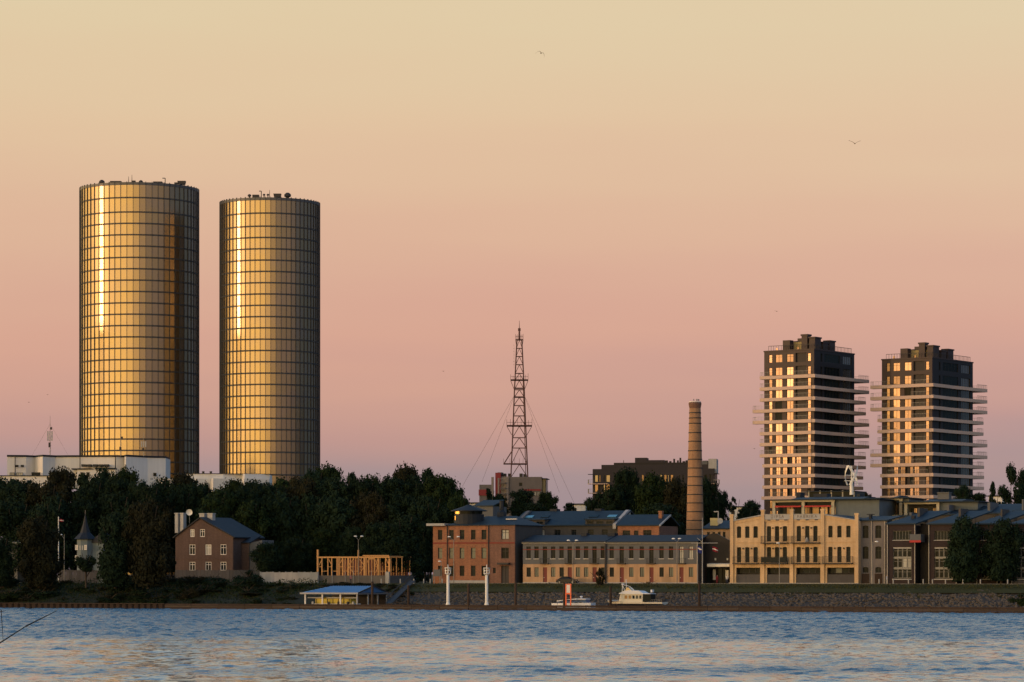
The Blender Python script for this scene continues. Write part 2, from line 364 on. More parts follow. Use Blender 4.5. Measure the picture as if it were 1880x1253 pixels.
# land: bank slope then quay level out to the horizon
SL = [(17.5, -.6), (19, .3), (21.5, 1.0), (24, 1.9), (27, 2.9)]
struct('stone_bank', sheet([(16, -1)] + SL + [(29.5, 3.5)], -50, 230, 1.0, .12), stone_m)
struct('grass_slope', sheet([(28.2, 3.42), (30, 3.9), (32, 4.35), (34, 4.75), (36, GZ)], -50, 230, 1.0, .06), grass_m)
struct('scrub_bank', sheet([(16, -1), (18, .3), (21, 1.2), (24, 2.1), (28, 3.2), (32, 4.2), (36, GZ)], -320, -50, 1.0, .15), soil_m)
def pt(s_, t_, z): p = O0 + U * s_ + V * t_; return (p.x, p.y, z)
mb = MB(); mb.add([pt(-4000, 36, GZ), pt(6000, 36, GZ), pt(6000, 9000, GZ), pt(-4000, 9000, GZ)], [(0, 1, 2, 3)])
mb.add([pt(-4000, 16, -1), pt(-320, 16, -1), pt(-320, 36, GZ), pt(-4000, 36, GZ)], [(0, 1, 2, 3)])
mb.add([pt(230, 16, -1), pt(6000, 16, -1), pt(6000, 36, GZ), pt(230, 36, GZ)], [(0, 1, 2, 3)])
struct('ground', mb, grass_m)
mb = MB(); mb.add([pt(-32, 37, GZ + .004), pt(230, 37, GZ + .004), pt(230, 41.6, GZ + .004), pt(-32, 41.6, GZ + .004)], [(0, 1, 2, 3)])
struct('promenade', mb, asphalt)
mb = MB(); p0 = O0
kb = []
for i in range(66):
    s0 = -32 + i * 4
    o = obj('kerb_stone', MB().box(.02, 3.98, 0, .25, 0, .14), kerb_m, None, pt(s0, 36.7, GZ), -PH); kb.append(o)
kt = bpy.data.objects.new('kerb', None); COL.objects.link(kt); kt['kind'] = 'structure'
for o in kb: o.parent = kt
# loose stones of the bank, grass blades
mb = MB(); IC = [(0, 0, 1), (.89, 0, .45), (.28, .85, .45), (-.72, .53, .45), (-.72, -.53, .45), (.28, -.85, .45), (.72, .53, -.45), (-.28, .85, -.45), (-.89, 0, -.45), (-.28, -.85, -.45), (.72, -.53, -.45), (0, 0, -1)]
IF = [(0, 1, 2), (0, 2, 3), (0, 3, 4), (0, 4, 5), (0, 5, 1), (1, 6, 2), (2, 7, 3), (3, 8, 4), (4, 9, 5), (5, 10, 1), (2, 6, 7), (3, 7, 8), (4, 8, 9), (5, 9, 10), (1, 10, 6), (6, 11, 7), (7, 11, 8), (8, 11, 9), (9, 11, 10), (10, 11, 6)]
def slope_z(t_):
    T = [(16, -1), (19, .3), (21.5, 1.0), (24, 1.9), (27, 2.9), (29.5, 3.5), (32, 4.35), (36, GZ)]
    for (a, za), (b_, zb) in zip(T, T[1:]):
        if a <= t_ <= b_: return za + (zb - za) * (t_ - a) / (b_ - a)
    return GZ
def rock(mb, s_, t_, r, z=None):
    p = O0 + U * s_ + V * t_; z = slope_z(t_) if z is None else z; q = [random.uniform(.6, 1.15) for _ in IC]; a = random.uniform(0, 6.28); ca, sa = math.cos(a), math.sin(a); fx = random.uniform(.8, 1.5)
    mb.add([(p.x + (x * fx * ca - y * sa) * r * k, p.y + (x * fx * sa + y * ca) * r * k, z + zz * r * .7 * k) for (x, y, zz), k in zip(IC, q)], IF)
for i in range(7500):
    s_ = random.uniform(-48, 130); t_ = random.uniform(18, 28.8 + 4 * noise.noise(Vector((s_ * .15, 2, 0)))); rock(mb, s_, t_, random.uniform(.14, .48) ** 1.0)
obj('rip_rap', mb, rock_m, kind='stuff')
mb = MB()
for i in range(50000):
    s_ = random.uniform(-130, 130); t_ = random.uniform(20 if s_ > -48 else 18, 36.4)
    if s_ > -48 and t_ < 28.2 + 5 * noise.noise(Vector((s_ * .12, t_ * .3, 5))): continue
    if s_ < -48 and random.random() < .3: continue
    p = O0 + U * s_ + V * t_; z = slope_z(t_); a = random.uniform(0, 3.14); h = random.uniform(.12, .38) * (.5 if t_ > 34 else 1) * (1 if s_ > -48 else 1.5); wd = .09; dx, dy = math.cos(a) * wd, math.sin(a) * wd
    lx = random.uniform(-.15, .15)
    mb.add([(p.x - dx, p.y - dy, z), (p.x + dx, p.y + dy, z), (p.x + lx, p.y, z + h)], [(0, 1, 2)])
obj('bank_grass', mb, grass_m, kind='stuff')
# ------------------------------------------------------------------ two round glass towers
NF = 60
def glass_tower(pxc, pxR, D, ytop, floors, label, roofbits, phase=0):
    c_ = at(pxc, D); m = D / F; Rr = pxR * m
    t_ = thing('round_glass_tower', label, 'tower', c_, 0, 'pair of round glass towers')
    z = lambda py: H + (YH - py) * (D - Rr) / F - GZ
    zt = z(ytop)
    obj('core', MB().lathe([(Rr - .9, -.2), (Rr - .9, zt - 1.2)], 60), panel_black, t_)
    # spandrel band at each floor
    bm_ = MB().lathe([(Rr - .3, -.22), (Rr - .02, -.22), (Rr + .08, -.16), (Rr - .04, -.08), (Rr - .04, .08), (Rr + .08, .16), (Rr - .02, .22), (Rr - .3, .22)], NF).mesh('spandrel_band'); bm_.materials.append(tower_band)
    fl = [z(p) for p in floors]
    dz = fl[-2] - fl[-1]
    while fl[-1] - dz > -1: fl.append(fl[-1] - dz)
    for f in fl: obj('spandrel_band', bm_, None, t_, (0, 0, f))
    obj('parapet_rail', MB().lathe([(Rr - .5, zt - .9), (Rr + .05, zt - .9), (Rr + .05, zt - .1), (Rr - .5, zt - .1)], NF), tower_band, t_)
    fin = MB().box(-.055, .055, -.14, .24, 0, zt + .15).mesh('mullion'); fin.materials.append(tower_fin)
    a0 = math.atan2(-c_.y, -c_.x) + phase        # towards the camera
    lev = [zt - .15] + fl
    seen = {}
    rest = MB(); wfac = 2 * (Rr - .02) * math.tan(math.pi / NF) - .15
    for k in range(NF):
        a = a0 + (k + .5) * 2 * math.pi / NF
        am = a0 + k * 2 * math.pi / NF
        mo = obj('mullion', fin, None, t_, (math.cos(am) * Rr, math.sin(am) * Rr, 0), am + math.pi / 2)
        kk = k if k < NF / 2 else k - NF      # 0 = facing the camera
        n_ = Vector((math.cos(a), math.sin(a), 0)); ta = Vector((-math.sin(a), math.cos(a), 0))
        for i, (za, zb) in enumerate(zip(lev, lev[1:])):
            h = za - zb - .40
            if h < .5 or zb < -1: continue
            jt = random.gauss(0, .0045) * wfac; jz = random.gauss(0, .003) * h
            if -8 <= kk + .5 <= 3 and zb > 25:      # big enough to be seen one by one
                key = round(h, 2)
                if key not in seen: seen[key] = MB().box(-wfac / 2, wfac / 2, -.02, .02, 0, h).mesh('pane'); seen[key].materials.append(tglass)
                o = obj('pane', seen[key], None, t_, n_ * (Rr - .12) + Vector((0, 0, zb + .20)))
                o.rotation_euler = (jz / h, 0, a + math.pi / 2 + jt / wfac)
            else:
                q = []
                for sx_, sz_ in ((-1, 0), (1, 0), (1, 1), (-1, 1)):
                    q.append(n_ * (Rr - .12 + sx_ * jt / 2 + (sz_ - .5) * jz) + ta * (sx_ * wfac / 2) + Vector((0, 0, zb + .20 + sz_ * h)))
                rest.add(q, [(0, 1, 2, 3)])
    obj('glazing', rest, tglass, t_, kind='stuff')
    for (px, y0, y1, wpx, kind) in roofbits:
        X = (px - pxc) * m; z0 = zt - .6; yo = -math.sqrt(max(0, (Rr - 1.2) ** 2 - X * X)) + 1.5; mb = None; z1 = z(y0); mb = MB(); r = wpx * m / 2
        if kind == 'dome': mb.rod((X, 0, z0), (X, 0, z1 - r), r * .4).lathe([(r * .5, z1 - r * 1.3), (r, z1 - r), (r * .9, z1 - r * .4), (r * .4, z1)], 10, cx=X)
        elif kind == 'box': mb.box(X - r, X + r, -r, r, z0, z1)
        elif kind == 'tray': mb.box(X - r * .7, X - r * .6, -.1, .1, z0, z1).box(X + r * .6, X + r * .7, -.1, .1, z0, z1).poly_y([(X - r * .8, z1 - 1), (X + r * .8, z1 - 1), (X + r, z1), (X - r, z1)], -1, 1)
        elif kind == 'crane': mb.rod((X, 0, z0), (X, 0, z1), .13).rod((X, 0, z1), (X - r * 2, 0, z1), .12)
        elif kind == 'mast': mb.rod((X, 0, z0), (X, 0, z1), .14, .05)
        obj({'dome': 'roof_cowl', 'box': 'roof_unit', 'tray': 'roof_platform', 'crane': 'window_cleaning_crane', 'mast': 'roof_antenna'}[kind], mb, metal_dk, t_, (0, yo, 0))
    return t_
tower_band = M('tower_band', (.095, .10, .11), rough=.45, metal=.3, var=.1)
tower_fin = M('tower_fin', (.055, .065, .085), rough=.45, metal=.3, var=.1)
fA = [363, 389.5] + [389.5 + 20.85 * i for i in range(1, 24)]
glass_tower(256, 108.6, 885, 334, fA, 'taller round tower with gilded glass skin at the left', [(197, 326, 334, 11, 'dome'), (254, 319, 334, 2, 'mast'), (248, 322, 334, 2, 'mast'), (270, 329, 334, 8, 'dome'), (312, 323, 334, 5, 'crane'), (225, 331, 334, 20, 'box'), (300, 331, 334, 16, 'box'), (339, 325, 334, 15, 'tray'), (330, 329, 334, 6, 'box'), (257, 330, 334, 7, 'box')])
fB = [391.5, 415.6] + [415.6 + 20.75 * i for i in range(1, 23)]
glass_tower(495.5, 91.5, 866, 362, fB, 'shorter round gilded glass tower, second from the left', [(464, 354, 362, 7, 'dome'), (486, 349, 362, 4, 'crane'), (491, 354, 362, 5, 'dome'), (498, 354, 362, 5, 'dome'), (501, 347, 362, 2, 'mast'), (515, 354, 362, 14, 'tray'), (533, 351, 362, 13, 'dome'), (476, 356, 362, 12, 'box')], R(.9))
# the sandstone office tower off to the left that both round towers mirror under the sun
pm = Vector((-99.3, 862, GZ)) + Vector((sd.x, sd.y, 0)).normalized() * 500
ot = thing('office_tower', 'tall slim office tower far to the left, mirrored in the round towers', 'tower', pm, math.atan2(.948, -.317))
obj('core', MB().box(-18.5, 18.5, -8.5, 8.5, 0, 116), glass_dk, ot)
for i in range(34): obj('floor_band', MB().box(-19, 19, -9, 9, i * 3.4, i * 3.4 + 1.1), plaster_greydk, ot)
for i in range(14):
    for sg in (-1, 1): obj('pier', MB().box(-18.7 + i * 2.8, -18.3 + i * 2.8, sg * 9.1 - .2, sg * 9.1 + .2, 0, 117), plaster_greydk, ot)
# ------------------------------------------------------------------ white hall in front of the towers
D = 800
s = Site(13, 300, D=D, rot=0); t_ = s.thing('white_hall', 'long white stepped building below the taller glass tower', 'building')
wl = MB(); k = s.X
def blk(mb, a, b, yt, yb, y0, y1): mb.box(s.X(a), s.X(b), y0, y1, s.Z(yb), s.Z(yt)); return mb
# zigzag bays: side faces turned to the low sun and away from it
tops = s.Z(839)
pts = [(s.X(p), y) for p, y in ((13, 0), (47, 1), (59, 4), (80, -1.5), (99, 3), (128, 2), (145, 2), (214, 1), (225, 3), (233, -2), (266, 6), (297, 9), (297, 20), (13, 20))]
obj('wall', MB().poly_z(pts, s.Z(895), tops), concrete_white, t_)
obj('roof_edge', MB().poly_z([(x, y - .25) for x, y in pts], tops, tops + .5), roof_dark, t_)
obj('canopy', blk(MB(), 134, 171, 861, 863, -3, 3), roof_dark, t_); obj('canopy', blk(MB(), 177, 214, 860, 863, -3, 3), roof_dark, t_)
for a, b in ((150, 158), (160, 168), (171, 179), (181, 189), (191, 200)): obj('roof_vent', blk(MB(), a, b, 853, 857, 1.0 - .4 - 1.4, 1.6), frame_dk, t_)
obj('lower_wing', blk(MB(), 144, 214, 863, 898, -2.5, 2), concrete_white, t_)
for a, b in ((150, 156), (161, 167)): window(t_, s.X(a), s.X(b), s.Z(877), s.Z(868), -2.62, glass_dk)
obj('low_wing', blk(MB(), 0, 102, 876, 905, -6, 0), concrete_white, t_); obj('low_wing_coping', blk(MB(), -1, 103, 874.5, 876, -6.3, 0), roof_dark, t_)
for a, b in ((28, 34), (38, 44)): window(t_, s.X(a), s.X(b), s.Z(858), s.Z(854), -.1, glass_dk)
for a, b in ((18, 27), (30, 42)): window(t_, s.X(a), s.X(b), s.Z(874), s.Z(868), -.1, glass_cur, nx=3)
window(t_, s.X(59.5), s.X(76), s.Z(874), s.Z(868), -1.6, glass_dk, nx=3); window(t_, s.X(276), s.X(282), s.Z(873), s.Z(867), 6.6, glass_dk)
for p in (28, 146, 211): obj('drain_pipe', MB().rod((s.X(p), -.2 if p < 99 else .9, s.Z(880)), (s.X(p), -.2 if p < 99 else .9, tops), .12), metal_dk, t_)
s = Site(296, 500, D=790, rot=0); t_ = s.thing('white_annex', 'low white building below the shorter glass tower', 'building')
blk = lambda mb, a, b, yt, yb, y0, y1: mb.box(s.X(a), s.X(b), y0, y1, s.Z(yb), s.Z(yt))
obj('wall', MB().poly_z([(s.X(290), 0), (s.X(360), 0), (s.X(386), 2), (s.X(392), -1), (s.X(440), 3), (s.X(448), 0), (s.X(492), 4), (s.X(492), 14), (s.X(290), 14)], s.Z(905), s.Z(879)), concrete_white, t_)
obj('upper_wall', MB().poly_z([(s.X(340), 1.0), (s.X(408), 2.5), (s.X(440), 5), (s.X(448), 2), (s.X(492), 6), (s.X(492), 13.8), (s.X(340), 13.8)], s.Z(879), s.Z(870)), concrete_white, t_)
obj('coping', MB().poly_z([(s.X(339), .8), (s.X(409), 2.3), (s.X(493), 5.5), (s.X(493), 13.9), (s.X(339), 13.9)], s.Z(870), s.Z(869)), roof_dark, t_)
for p in (356, 371, 385): obj('roof_vent', MB().rod((s.X(p), 3, s.Z(870)), (s.X(p), 3, s.Z(865)), .25, .4), metal_dk, t_)
# roof aerials
def aerial(px, y0, y1, D, z, label, panels=True, guys=False):
    m = D / F; zz = H + (YH - y1) * m; t_ = thing('roof_aerial', label, 'antenna', at(px, D, zz), 0, 'aerials on the white hall')
    h = (y1 - y0) * m; mb = MB().rod((0, 0, 0), (0, 0, h), .12, .04)
    for i in range(6): mb.rod((-.35, 0, h * .1 + i * h * .07), (.35, 0, h * .1 + (i + .5) * h * .07), .04, n=4)
    obj('mast', mb, metal_gr, t_)
    if panels:
        for dx in (-.55, 0, .55): obj('antenna_panel', MB().box(dx - .16, dx + .16, -.4, -.2, h * .38, h * .62), concrete, t_)
    obj('equipment_cluster', MB().box(-.4, .1, -.3, .3, h * .22, h * .34).box(.05, .5, -.3, .3, h * .66, h * .72), metal_dk, t_)
    if guys:
        for sg in (-1, 1): obj('guy_wire', MB().rod((sg * 5, 0, 0), (0, 0, h * .8), .02, n=4), metal_dk, t_)
aerial(92, 764, 838, 801, 0, 'tall guyed mobile mast on the left end of the white roof', guys=True)
aerial(222, 788, 838, 801, 0, 'thin aerial on the white roof below the taller glass tower', panels=False)
aerial(264, 794, 838, 801, 0, 'stubby mobile mast right of the thin aerial on the white roof')
# ------------------------------------------------------------------ two residential towers with ring balconies
RR_ = R(35)
def residential(sx0, dx, label, sc, D, ytop, slabs, low_from, rail_l, rail_r):
    # columns are given for the first tower in picture columns, mapped with sx0/sc
    cp = lambda p: sx0 + (p - 1402) * sc
    s = Site(cp(1402.5), cp(1494), D=D, rot=RR_); t_ = s.thing('residential_tower', label, 'apartment tower', 'pair of dark apartment towers with white balcony rings')
    W = s.w; zt = s.Z(ytop, D)
    # depth of the right-hand face so that it ends at column 1568
    tx = (cp(1568) - 940) / F; c0 = s.o + Vector((math.cos(RR_), -math.sin(RR_), 0)) * W
    dv = Vector((math.sin(RR_), math.cos(RR_), 0)); Dp = (tx * c0.y - c0.x) / (dv.x - tx * dv.y)
    Z = lambda py: s.Z(py, D)
    lv = [Z(p) for p in slabs]; th = .9
    obj('core', MB().box(.5, W - .5, .5, Dp - .5, 0, zt - .3), panel_black, t_)
    X = lambda p: s.X(cp(p))
    Yr = lambda p: ((cp(p) - 940) / F * c0.y - c0.x) / (dv.x - (cp(p) - 940) / F * dv.y)
    # storeys: between successive slabs
    levels = [zt] + [Z((ytop + slabs[0]) / 2)] + lv
    bottoms = levels[1:] + [lv[-1] - 3.1, lv[-1] - 6.2, lv[-1] - 9.3]; levels = levels + [lv[-1] - 3.1, lv[-1] - 6.2]
    for i, (a, b) in enumerate(zip(levels, bottoms)):
        z0, z1 = b, a
        zf = z0 + (.05 if i < 2 else .05); 
        if i < low_from: cols = [(1411, 1417, 1), (1423, 1435.5, 2), (1443.5, 1456, 2), (1482, 1488, 1)]
        else: cols = [(1412, 1417.5, 1), (1424, 1432, 2), (1436, 1444.5, 2), (1453, 1459, 1), (1461, 1470, 2), (1482, 1488, 1)]
        log = (1460, 1480) if i < low_from else (1445.5, 1452)
        zw0, zw1 = z0 + (.3 if i > 1 else .6), z1 - (.85 if i < 2 else .42)
        if i < 2: zw0 = z0 + .55
        holes = [(X(p), X(q), zw0, zw1) for p, q, _ in cols] + [(X(log[0]), X(log[1]), zw0 - .2, zw1 + .2)]
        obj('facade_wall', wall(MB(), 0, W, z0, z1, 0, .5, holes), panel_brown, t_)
        for (p, q, n_), h in zip(cols, holes):
            lit = random.random() < .92
            window(t_, h[0], h[1], h[2], h[3], .12, glass_flat if lit else glass_dk, nx=n_, nz=2 if i < 2 else 1)
        window(t_, holes[-1][0] + .05, holes[-1][1] - .05, holes[-1][2], holes[-1][3], .47, glass_dk, nx=3)
        # right face
        yh = [(Yr(1506), Yr(1509)), (Yr(1513), Yr(1541)), (Yr(1547), Yr(1563))]
        mb = MB(); x = 0
        hs = [(a_, b_, zw0, zw1 + .1) for a_, b_ in yh]
        wall(mb, .5, Dp, z0, z1, 0, .5, hs)
        mw = mb.mesh('facade_wall_shaded'); mw.transform(Matrix.Translation((W, 0, 0)) @ Matrix.Rotation(R(90), 4, 'Z')); mw.materials.append(panel_black)  # face turned from the sun: its shade is put into a darker panel colour
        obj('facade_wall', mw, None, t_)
        for j, (a_, b_, c_, d_) in enumerate(hs):
            o = window(t_, 0, b_ - a_, c_, d_, 0, glass_mid if j == 2 else glass_dk, nx=(1, 5, 4)[j]); o.location = (W - .15, a_, c_); o.rotation_euler[2] = R(90)
    # slabs and railings
    for i, z_ in enumerate(lv):
        oL = rail_l[i]; oR = rail_r[i]
        # left overhang: extend x<0 ; right overhang: beyond the far corner (y>Dp)
        xl = s.X(cp(oL)) ; 
        tr = (cp(oR) - 940) / F; ye = (tr * c0.y - c0.x) / (dv.x - tr * dv.y)
        f_ = .85
        pts = [(xl, -f_), (X(1490) + .3, -f_), (X(1490) + .3, -.7), (W + .7, -.7), (W + .7, Yr(1512)), (W + .35, Yr(1525)), (W + .7, Yr(1545)), (W + 1.1, ye), (W - 5, ye), (W - 5, 1), (xl, 1)] if i % 3 else \
              [(xl, -f_), (W + .75, -f_), (W + .75, Yr(1512)), (W + .4, Yr(1530)), (W + .75, Yr(1548)), (W + 1.1, ye), (W - 5, ye), (W - 5, 1), (xl, 1)]
        sb = obj('balcony_slab', MB().poly_z(pts, z_ - th / 2, z_ + th / 2), slab_mat, t_)
        zz = z_ + th / 2
        if oL < 1400: railing('railing', sb, [(X(1416), -f_ + .08, zz), (xl + .08, -f_ + .08, zz), (xl + .08, .9, zz)], 1.05, metal_gr, .45)
        railing('railing', sb, [(X(1458), -f_ + .08, zz), (X(1488), -f_ + .08, zz)], 1.05, metal_gr, .4)
        if i + 2 >= low_from: railing('railing', sb, [(X(1414), -f_ + .08, zz), (X(1444), -f_ + .08, zz)], 1.05, metal_gr, .4)
        railing('railing', sb, [(W + 1.0, Yr(1570), zz), (W + 1.0, ye - .1, zz), (W - 4.9, ye - .1, zz)], 1.05, metal_gr, .5)
    # roof terrace
    obj('roof_slab', MB().box(-.15, W + .15, -.15, Dp + .15, zt, zt + .35), panel_brown, t_)
    railing('roof_railing', t_, [(.9, .9, zt + .35), (W - .4, .9, zt + .35), (W - .4, Dp - .9, zt + .35)], 1.3, metal_dk, .8, r=.05)
    def rb(p, q, y0, y1, yt, mat=panel_brown, nm='roof_structure'):
        obj(nm, MB().box(X(p), X(q), y0, y1, zt + .35, Z(yt)), mat, t_)
    d = ytop - 647
    rb(1444, 1477, 4, 7, 629 + d, M('penthouse_wall', (.30, .25, .12), var=.1)); rb(1431, 1442, 6, 8, 626 + d); rb(1457, 1470, 8, 10, 626.5 + d)
    obj('roof_structure', MB().box(W - 8, W - 4, 5, 9, zt + .35, Z(622 + d)), panel_brown, t_)
    obj('roof_tank', MB().box(W - 5.6, W - 3.8, 3, 5, zt + .35, Z(617 + d)).box(W - 5.8, W - 3.6, 2.8, 5.2, Z(619 + d), Z(616 + d)), panel_brown, t_)
    for p, q, yt in ((1504, 1515, 622), (1519, 1528, 629), (1531, 1541, 625)):
        obj('chimney_stack', MB().box(W - 3.2, W - 1.4, Yr(p), Yr(q), zt + .35, Z(yt + d)).box(W - 3.4, W - 1.2, Yr(p) - .2, Yr(q) + .2, Z(yt + 2 + d), Z(yt - .5 + d)), panel_brown, t_)
    for p in (1436,): obj('chimney_stack', MB().box(X(1430), X(1443), 2, 4, zt + .35, Z(626 + d)), panel_brown, t_)
    for p, q in ((1449, 1453), (1460, 1464), (1411, 1414)): obj('roof_window', MB().box(X(p), X(q), 3.9, 3.98, zt + .6, Z(638 + d)), glass_flat, t_)
    return t_
sl1 = [694.5, 715, 735, 755.5, 776, 797, 817, 837.5, 856, 875.5, 895, 915]
residential(1402.5, 0, 'dark apartment tower left of its twin, behind the wind turbine', 1.0, 822, 647, sl1, 9, [1397, 1397, 1397, 1384, 1384, 1397, 1397, 1397, 1402, 1402, 1402, 1400], [1589, 1589, 1583, 1583, 1589, 1589, 1589, 1583, 1583, 1578, 1578, 1578])
sl2 = [711, 732, 752, 772.5, 793, 814, 836, 855, 874, 894.5, 914]
residential(1618.5, 216, 'dark apartment tower right of its twin, with trees at its foot', 1.01, 822, 662, sl2, 9, [1384, 1384, 1384, 1397, 1397, 1397, 1384, 1384, 1402, 1402, 1402], [1588, 1588, 1588, 1581, 1581, 1588, 1588, 1582, 1582, 1582, 1582])
# ------------------------------------------------------------------ low dark apartment block with stepped roof
s = Site(1088, 1312, D=770, rot=R(8)); t_ = s.thing('apartment_block', 'low dark apartment block behind the brick chimney', 'apartment building')
B = lambda a, b, yt, yb, y0, y1: MB().box(s.X(a), s.X(b), y0, y1, s.Z(yb), s.Z(yt))
hl = []
for (y0, y1) in ((872, 885), (889, 903), (907, 918)):
    for a, b in ((1092, 1098), (1100, 1102.5), (1108, 1111), (1113, 1120), (1140, 1147), (1150, 1158), (1178, 1182), (1186, 1193), (1212, 1216), (1219, 1224), (1226, 1228), (1231, 1236), (1246, 1249), (1253, 1256), (1294, 1299), (1302, 1306)): hl.append((s.X(a), s.X(b), s.Z(y1), s.Z(y0)))
apt = M('apartment_panel', (.020, .019, .027), rough=.6, var=.1)
obj('facade_wall', wall(MB(), 0, s.w, s.Z(960), s.Z(861), 0, .5, hl), apt, t_)
obj('core', MB().box(.3, s.w - .3, .6, 14, 0, s.Z(862)), panel_black, t_)
for i, h in enumerate(hl): window(t_, *h, .15, (glass_mid, glass_flat, glass_dk)[(i * 7 + i // 5) % 3] if i % 16 < 12 else glass_dk, nx=1)
obj('upper_storey', B(1103, 1302, 853, 861, 1.5, 13), apt, t_); obj('upper_storey', B(1125, 1300, 849, 853, 2.5, 12), panel_black, t_)
obj('roof_structure', B(1163, 1185, 839.5, 849, 4, 9), apt, t_); obj('roof_structure', B(1185, 1217, 844, 849, 4, 9), apt, t_)
obj('roof_structure', B(1300, 1315, 843, 869, 1, 7), concrete, t_); obj('roof_structure', B(1288, 1298, 846, 853, 2, 6), plaster_grey, t_)
for i, (a, b, y) in enumerate(((1219, 1224, 845), (1226, 1230, 846), (1233, 1236, 841.5), (1241, 1244, 845), (1245, 1248, 840), (1250, 1255, 846), (1257, 1261, 845))): obj('roof_vent', B(a, b, y, 850, 3 + i % 3, 4 + i % 3), panel_black, t_)
obj('roof_antenna', MB().rod((s.X(1142), 4, s.Z(850)), (s.X(1142), 4, s.Z(844)), .08), metal_dk, t_)
for y in (888, 905):
    sb = obj('balcony_slab', B(1080, 1118, y, y + 1.2, -1.3, 1), slab_mat, t_); railing('railing', sb, [(s.X(1090), -1.25, s.Z(y)), (s.X(1080.5), -1.25, s.Z(y)), (s.X(1080.5), .9, s.Z(y))], 1, metal_gr, .3)
sb = obj('balcony_slab', B(1306, 1320, 888.5, 889.5, -1, 3), slab_mat, t_); railing('railing', sb, [(s.X(1311), -.95, s.Z(888.5)), (s.X(1319.6), -.95, s.Z(888.5)), (s.X(1319.6), 2.9, s.Z(888.5))], 1, metal_gr, .3)
obj('awning', B(1080, 1089, 870.5, 871.3, -1.2, 1), panel_black, t_); obj('awning', B(1309, 1320, 870.5, 871.3, -1, 2), panel_black, t_)
# ------------------------------------------------------------------ grey block with red panels, lattice mast on top
s = Site(902, 1003, D=800, rot=R(6)); t_ = s.thing('mast_building', 'grey building with red panels under the lattice mast', 'building')
B = lambda a, b, yt, yb, y0, y1: MB().box(s.X(a), s.X(b), y0, y1, s.Z(yb), s.Z(yt))
grey_ren = M('grey_render', (.12, .115, .12), streak=.12); grey_lt = M('grey_render_light', (.20, .185, .18), streak=.1); red_old = M('red_panel_faded', (.20, .035, .04), var=.08)
h_ = [(s.X(953), s.X(959), s.Z(893), s.Z(886.5))]
obj('wall', wall(MB(), s.X(935), s.X(995), s.Z(960), s.Z(876), 0, .6, h_), grey_ren, t_); obj('core', B(936, 994, 877, 960, .6, 12), panel_black, t_)
window(t_, *h_[0], .15, glass_dk)
obj('stair_tower', B(913, 935, 875, 960, .8, 10), grey_lt, t_); obj('stair_tower', B(909, 919, 868, 960, .4, 8), red_old, t_); obj('roof_structure', B(912, 920, 867, 872, 2, 6), grey_ren, t_)
obj('pilaster', B(929.5, 934, 876, 930, -.3, .8), grey_lt, t_); obj('pilaster', B(913.5, 916.5, 878, 930, .2, .8), grey_lt, t_); obj('pilaster', B(902, 906, 876, 930, 0, .8), grey_lt, t_)
obj('low_wing', B(880, 902, 890, 960, 0, 6), grey_ren, t_); obj('red_panel', B(879, 894, 899, 910, -.3, 0), red_old, t_)
for i in range(4):
    y = 880 + i * 10; sb = obj('balcony', B(919, 929, y + 6, y + 8, -.9, .8), grey_ren, t_); railing('railing', sb, [(s.X(919), -.85, s.Z(y + 6)), (s.X(929), -.85, s.Z(y + 6))], 1, metal_gr, .3)
obj('red_band', B(962, 993, 898.5, 901.5, -.15, 0), red_old, t_)
hb = [(s.X(974 + i * 6), s.X(979 + i * 6), s.Z(911), s.Z(903)) for i in range(3)]
for h in hb: window(t_, *h, -.13, glass_cur)
obj('glazed_stair', B(995, 1001.5, 880, 950, 1, 7), glass_gn, t_); obj('corner_post', B(1001.5, 1002.5, 880, 950, 0, 1), metal_dk, t_); obj('roof_edge', B(994, 1004, 878.5, 880, -.2, 8), roof_dark, t_)
for p in (924, 933, 954, 961): obj('roof_unit', B(p - 2.5, p + 2.5, 869 + (p % 3), 877, 3, 5), metal_dk, t_)
zb = H + (YH - 878) * 800 / F
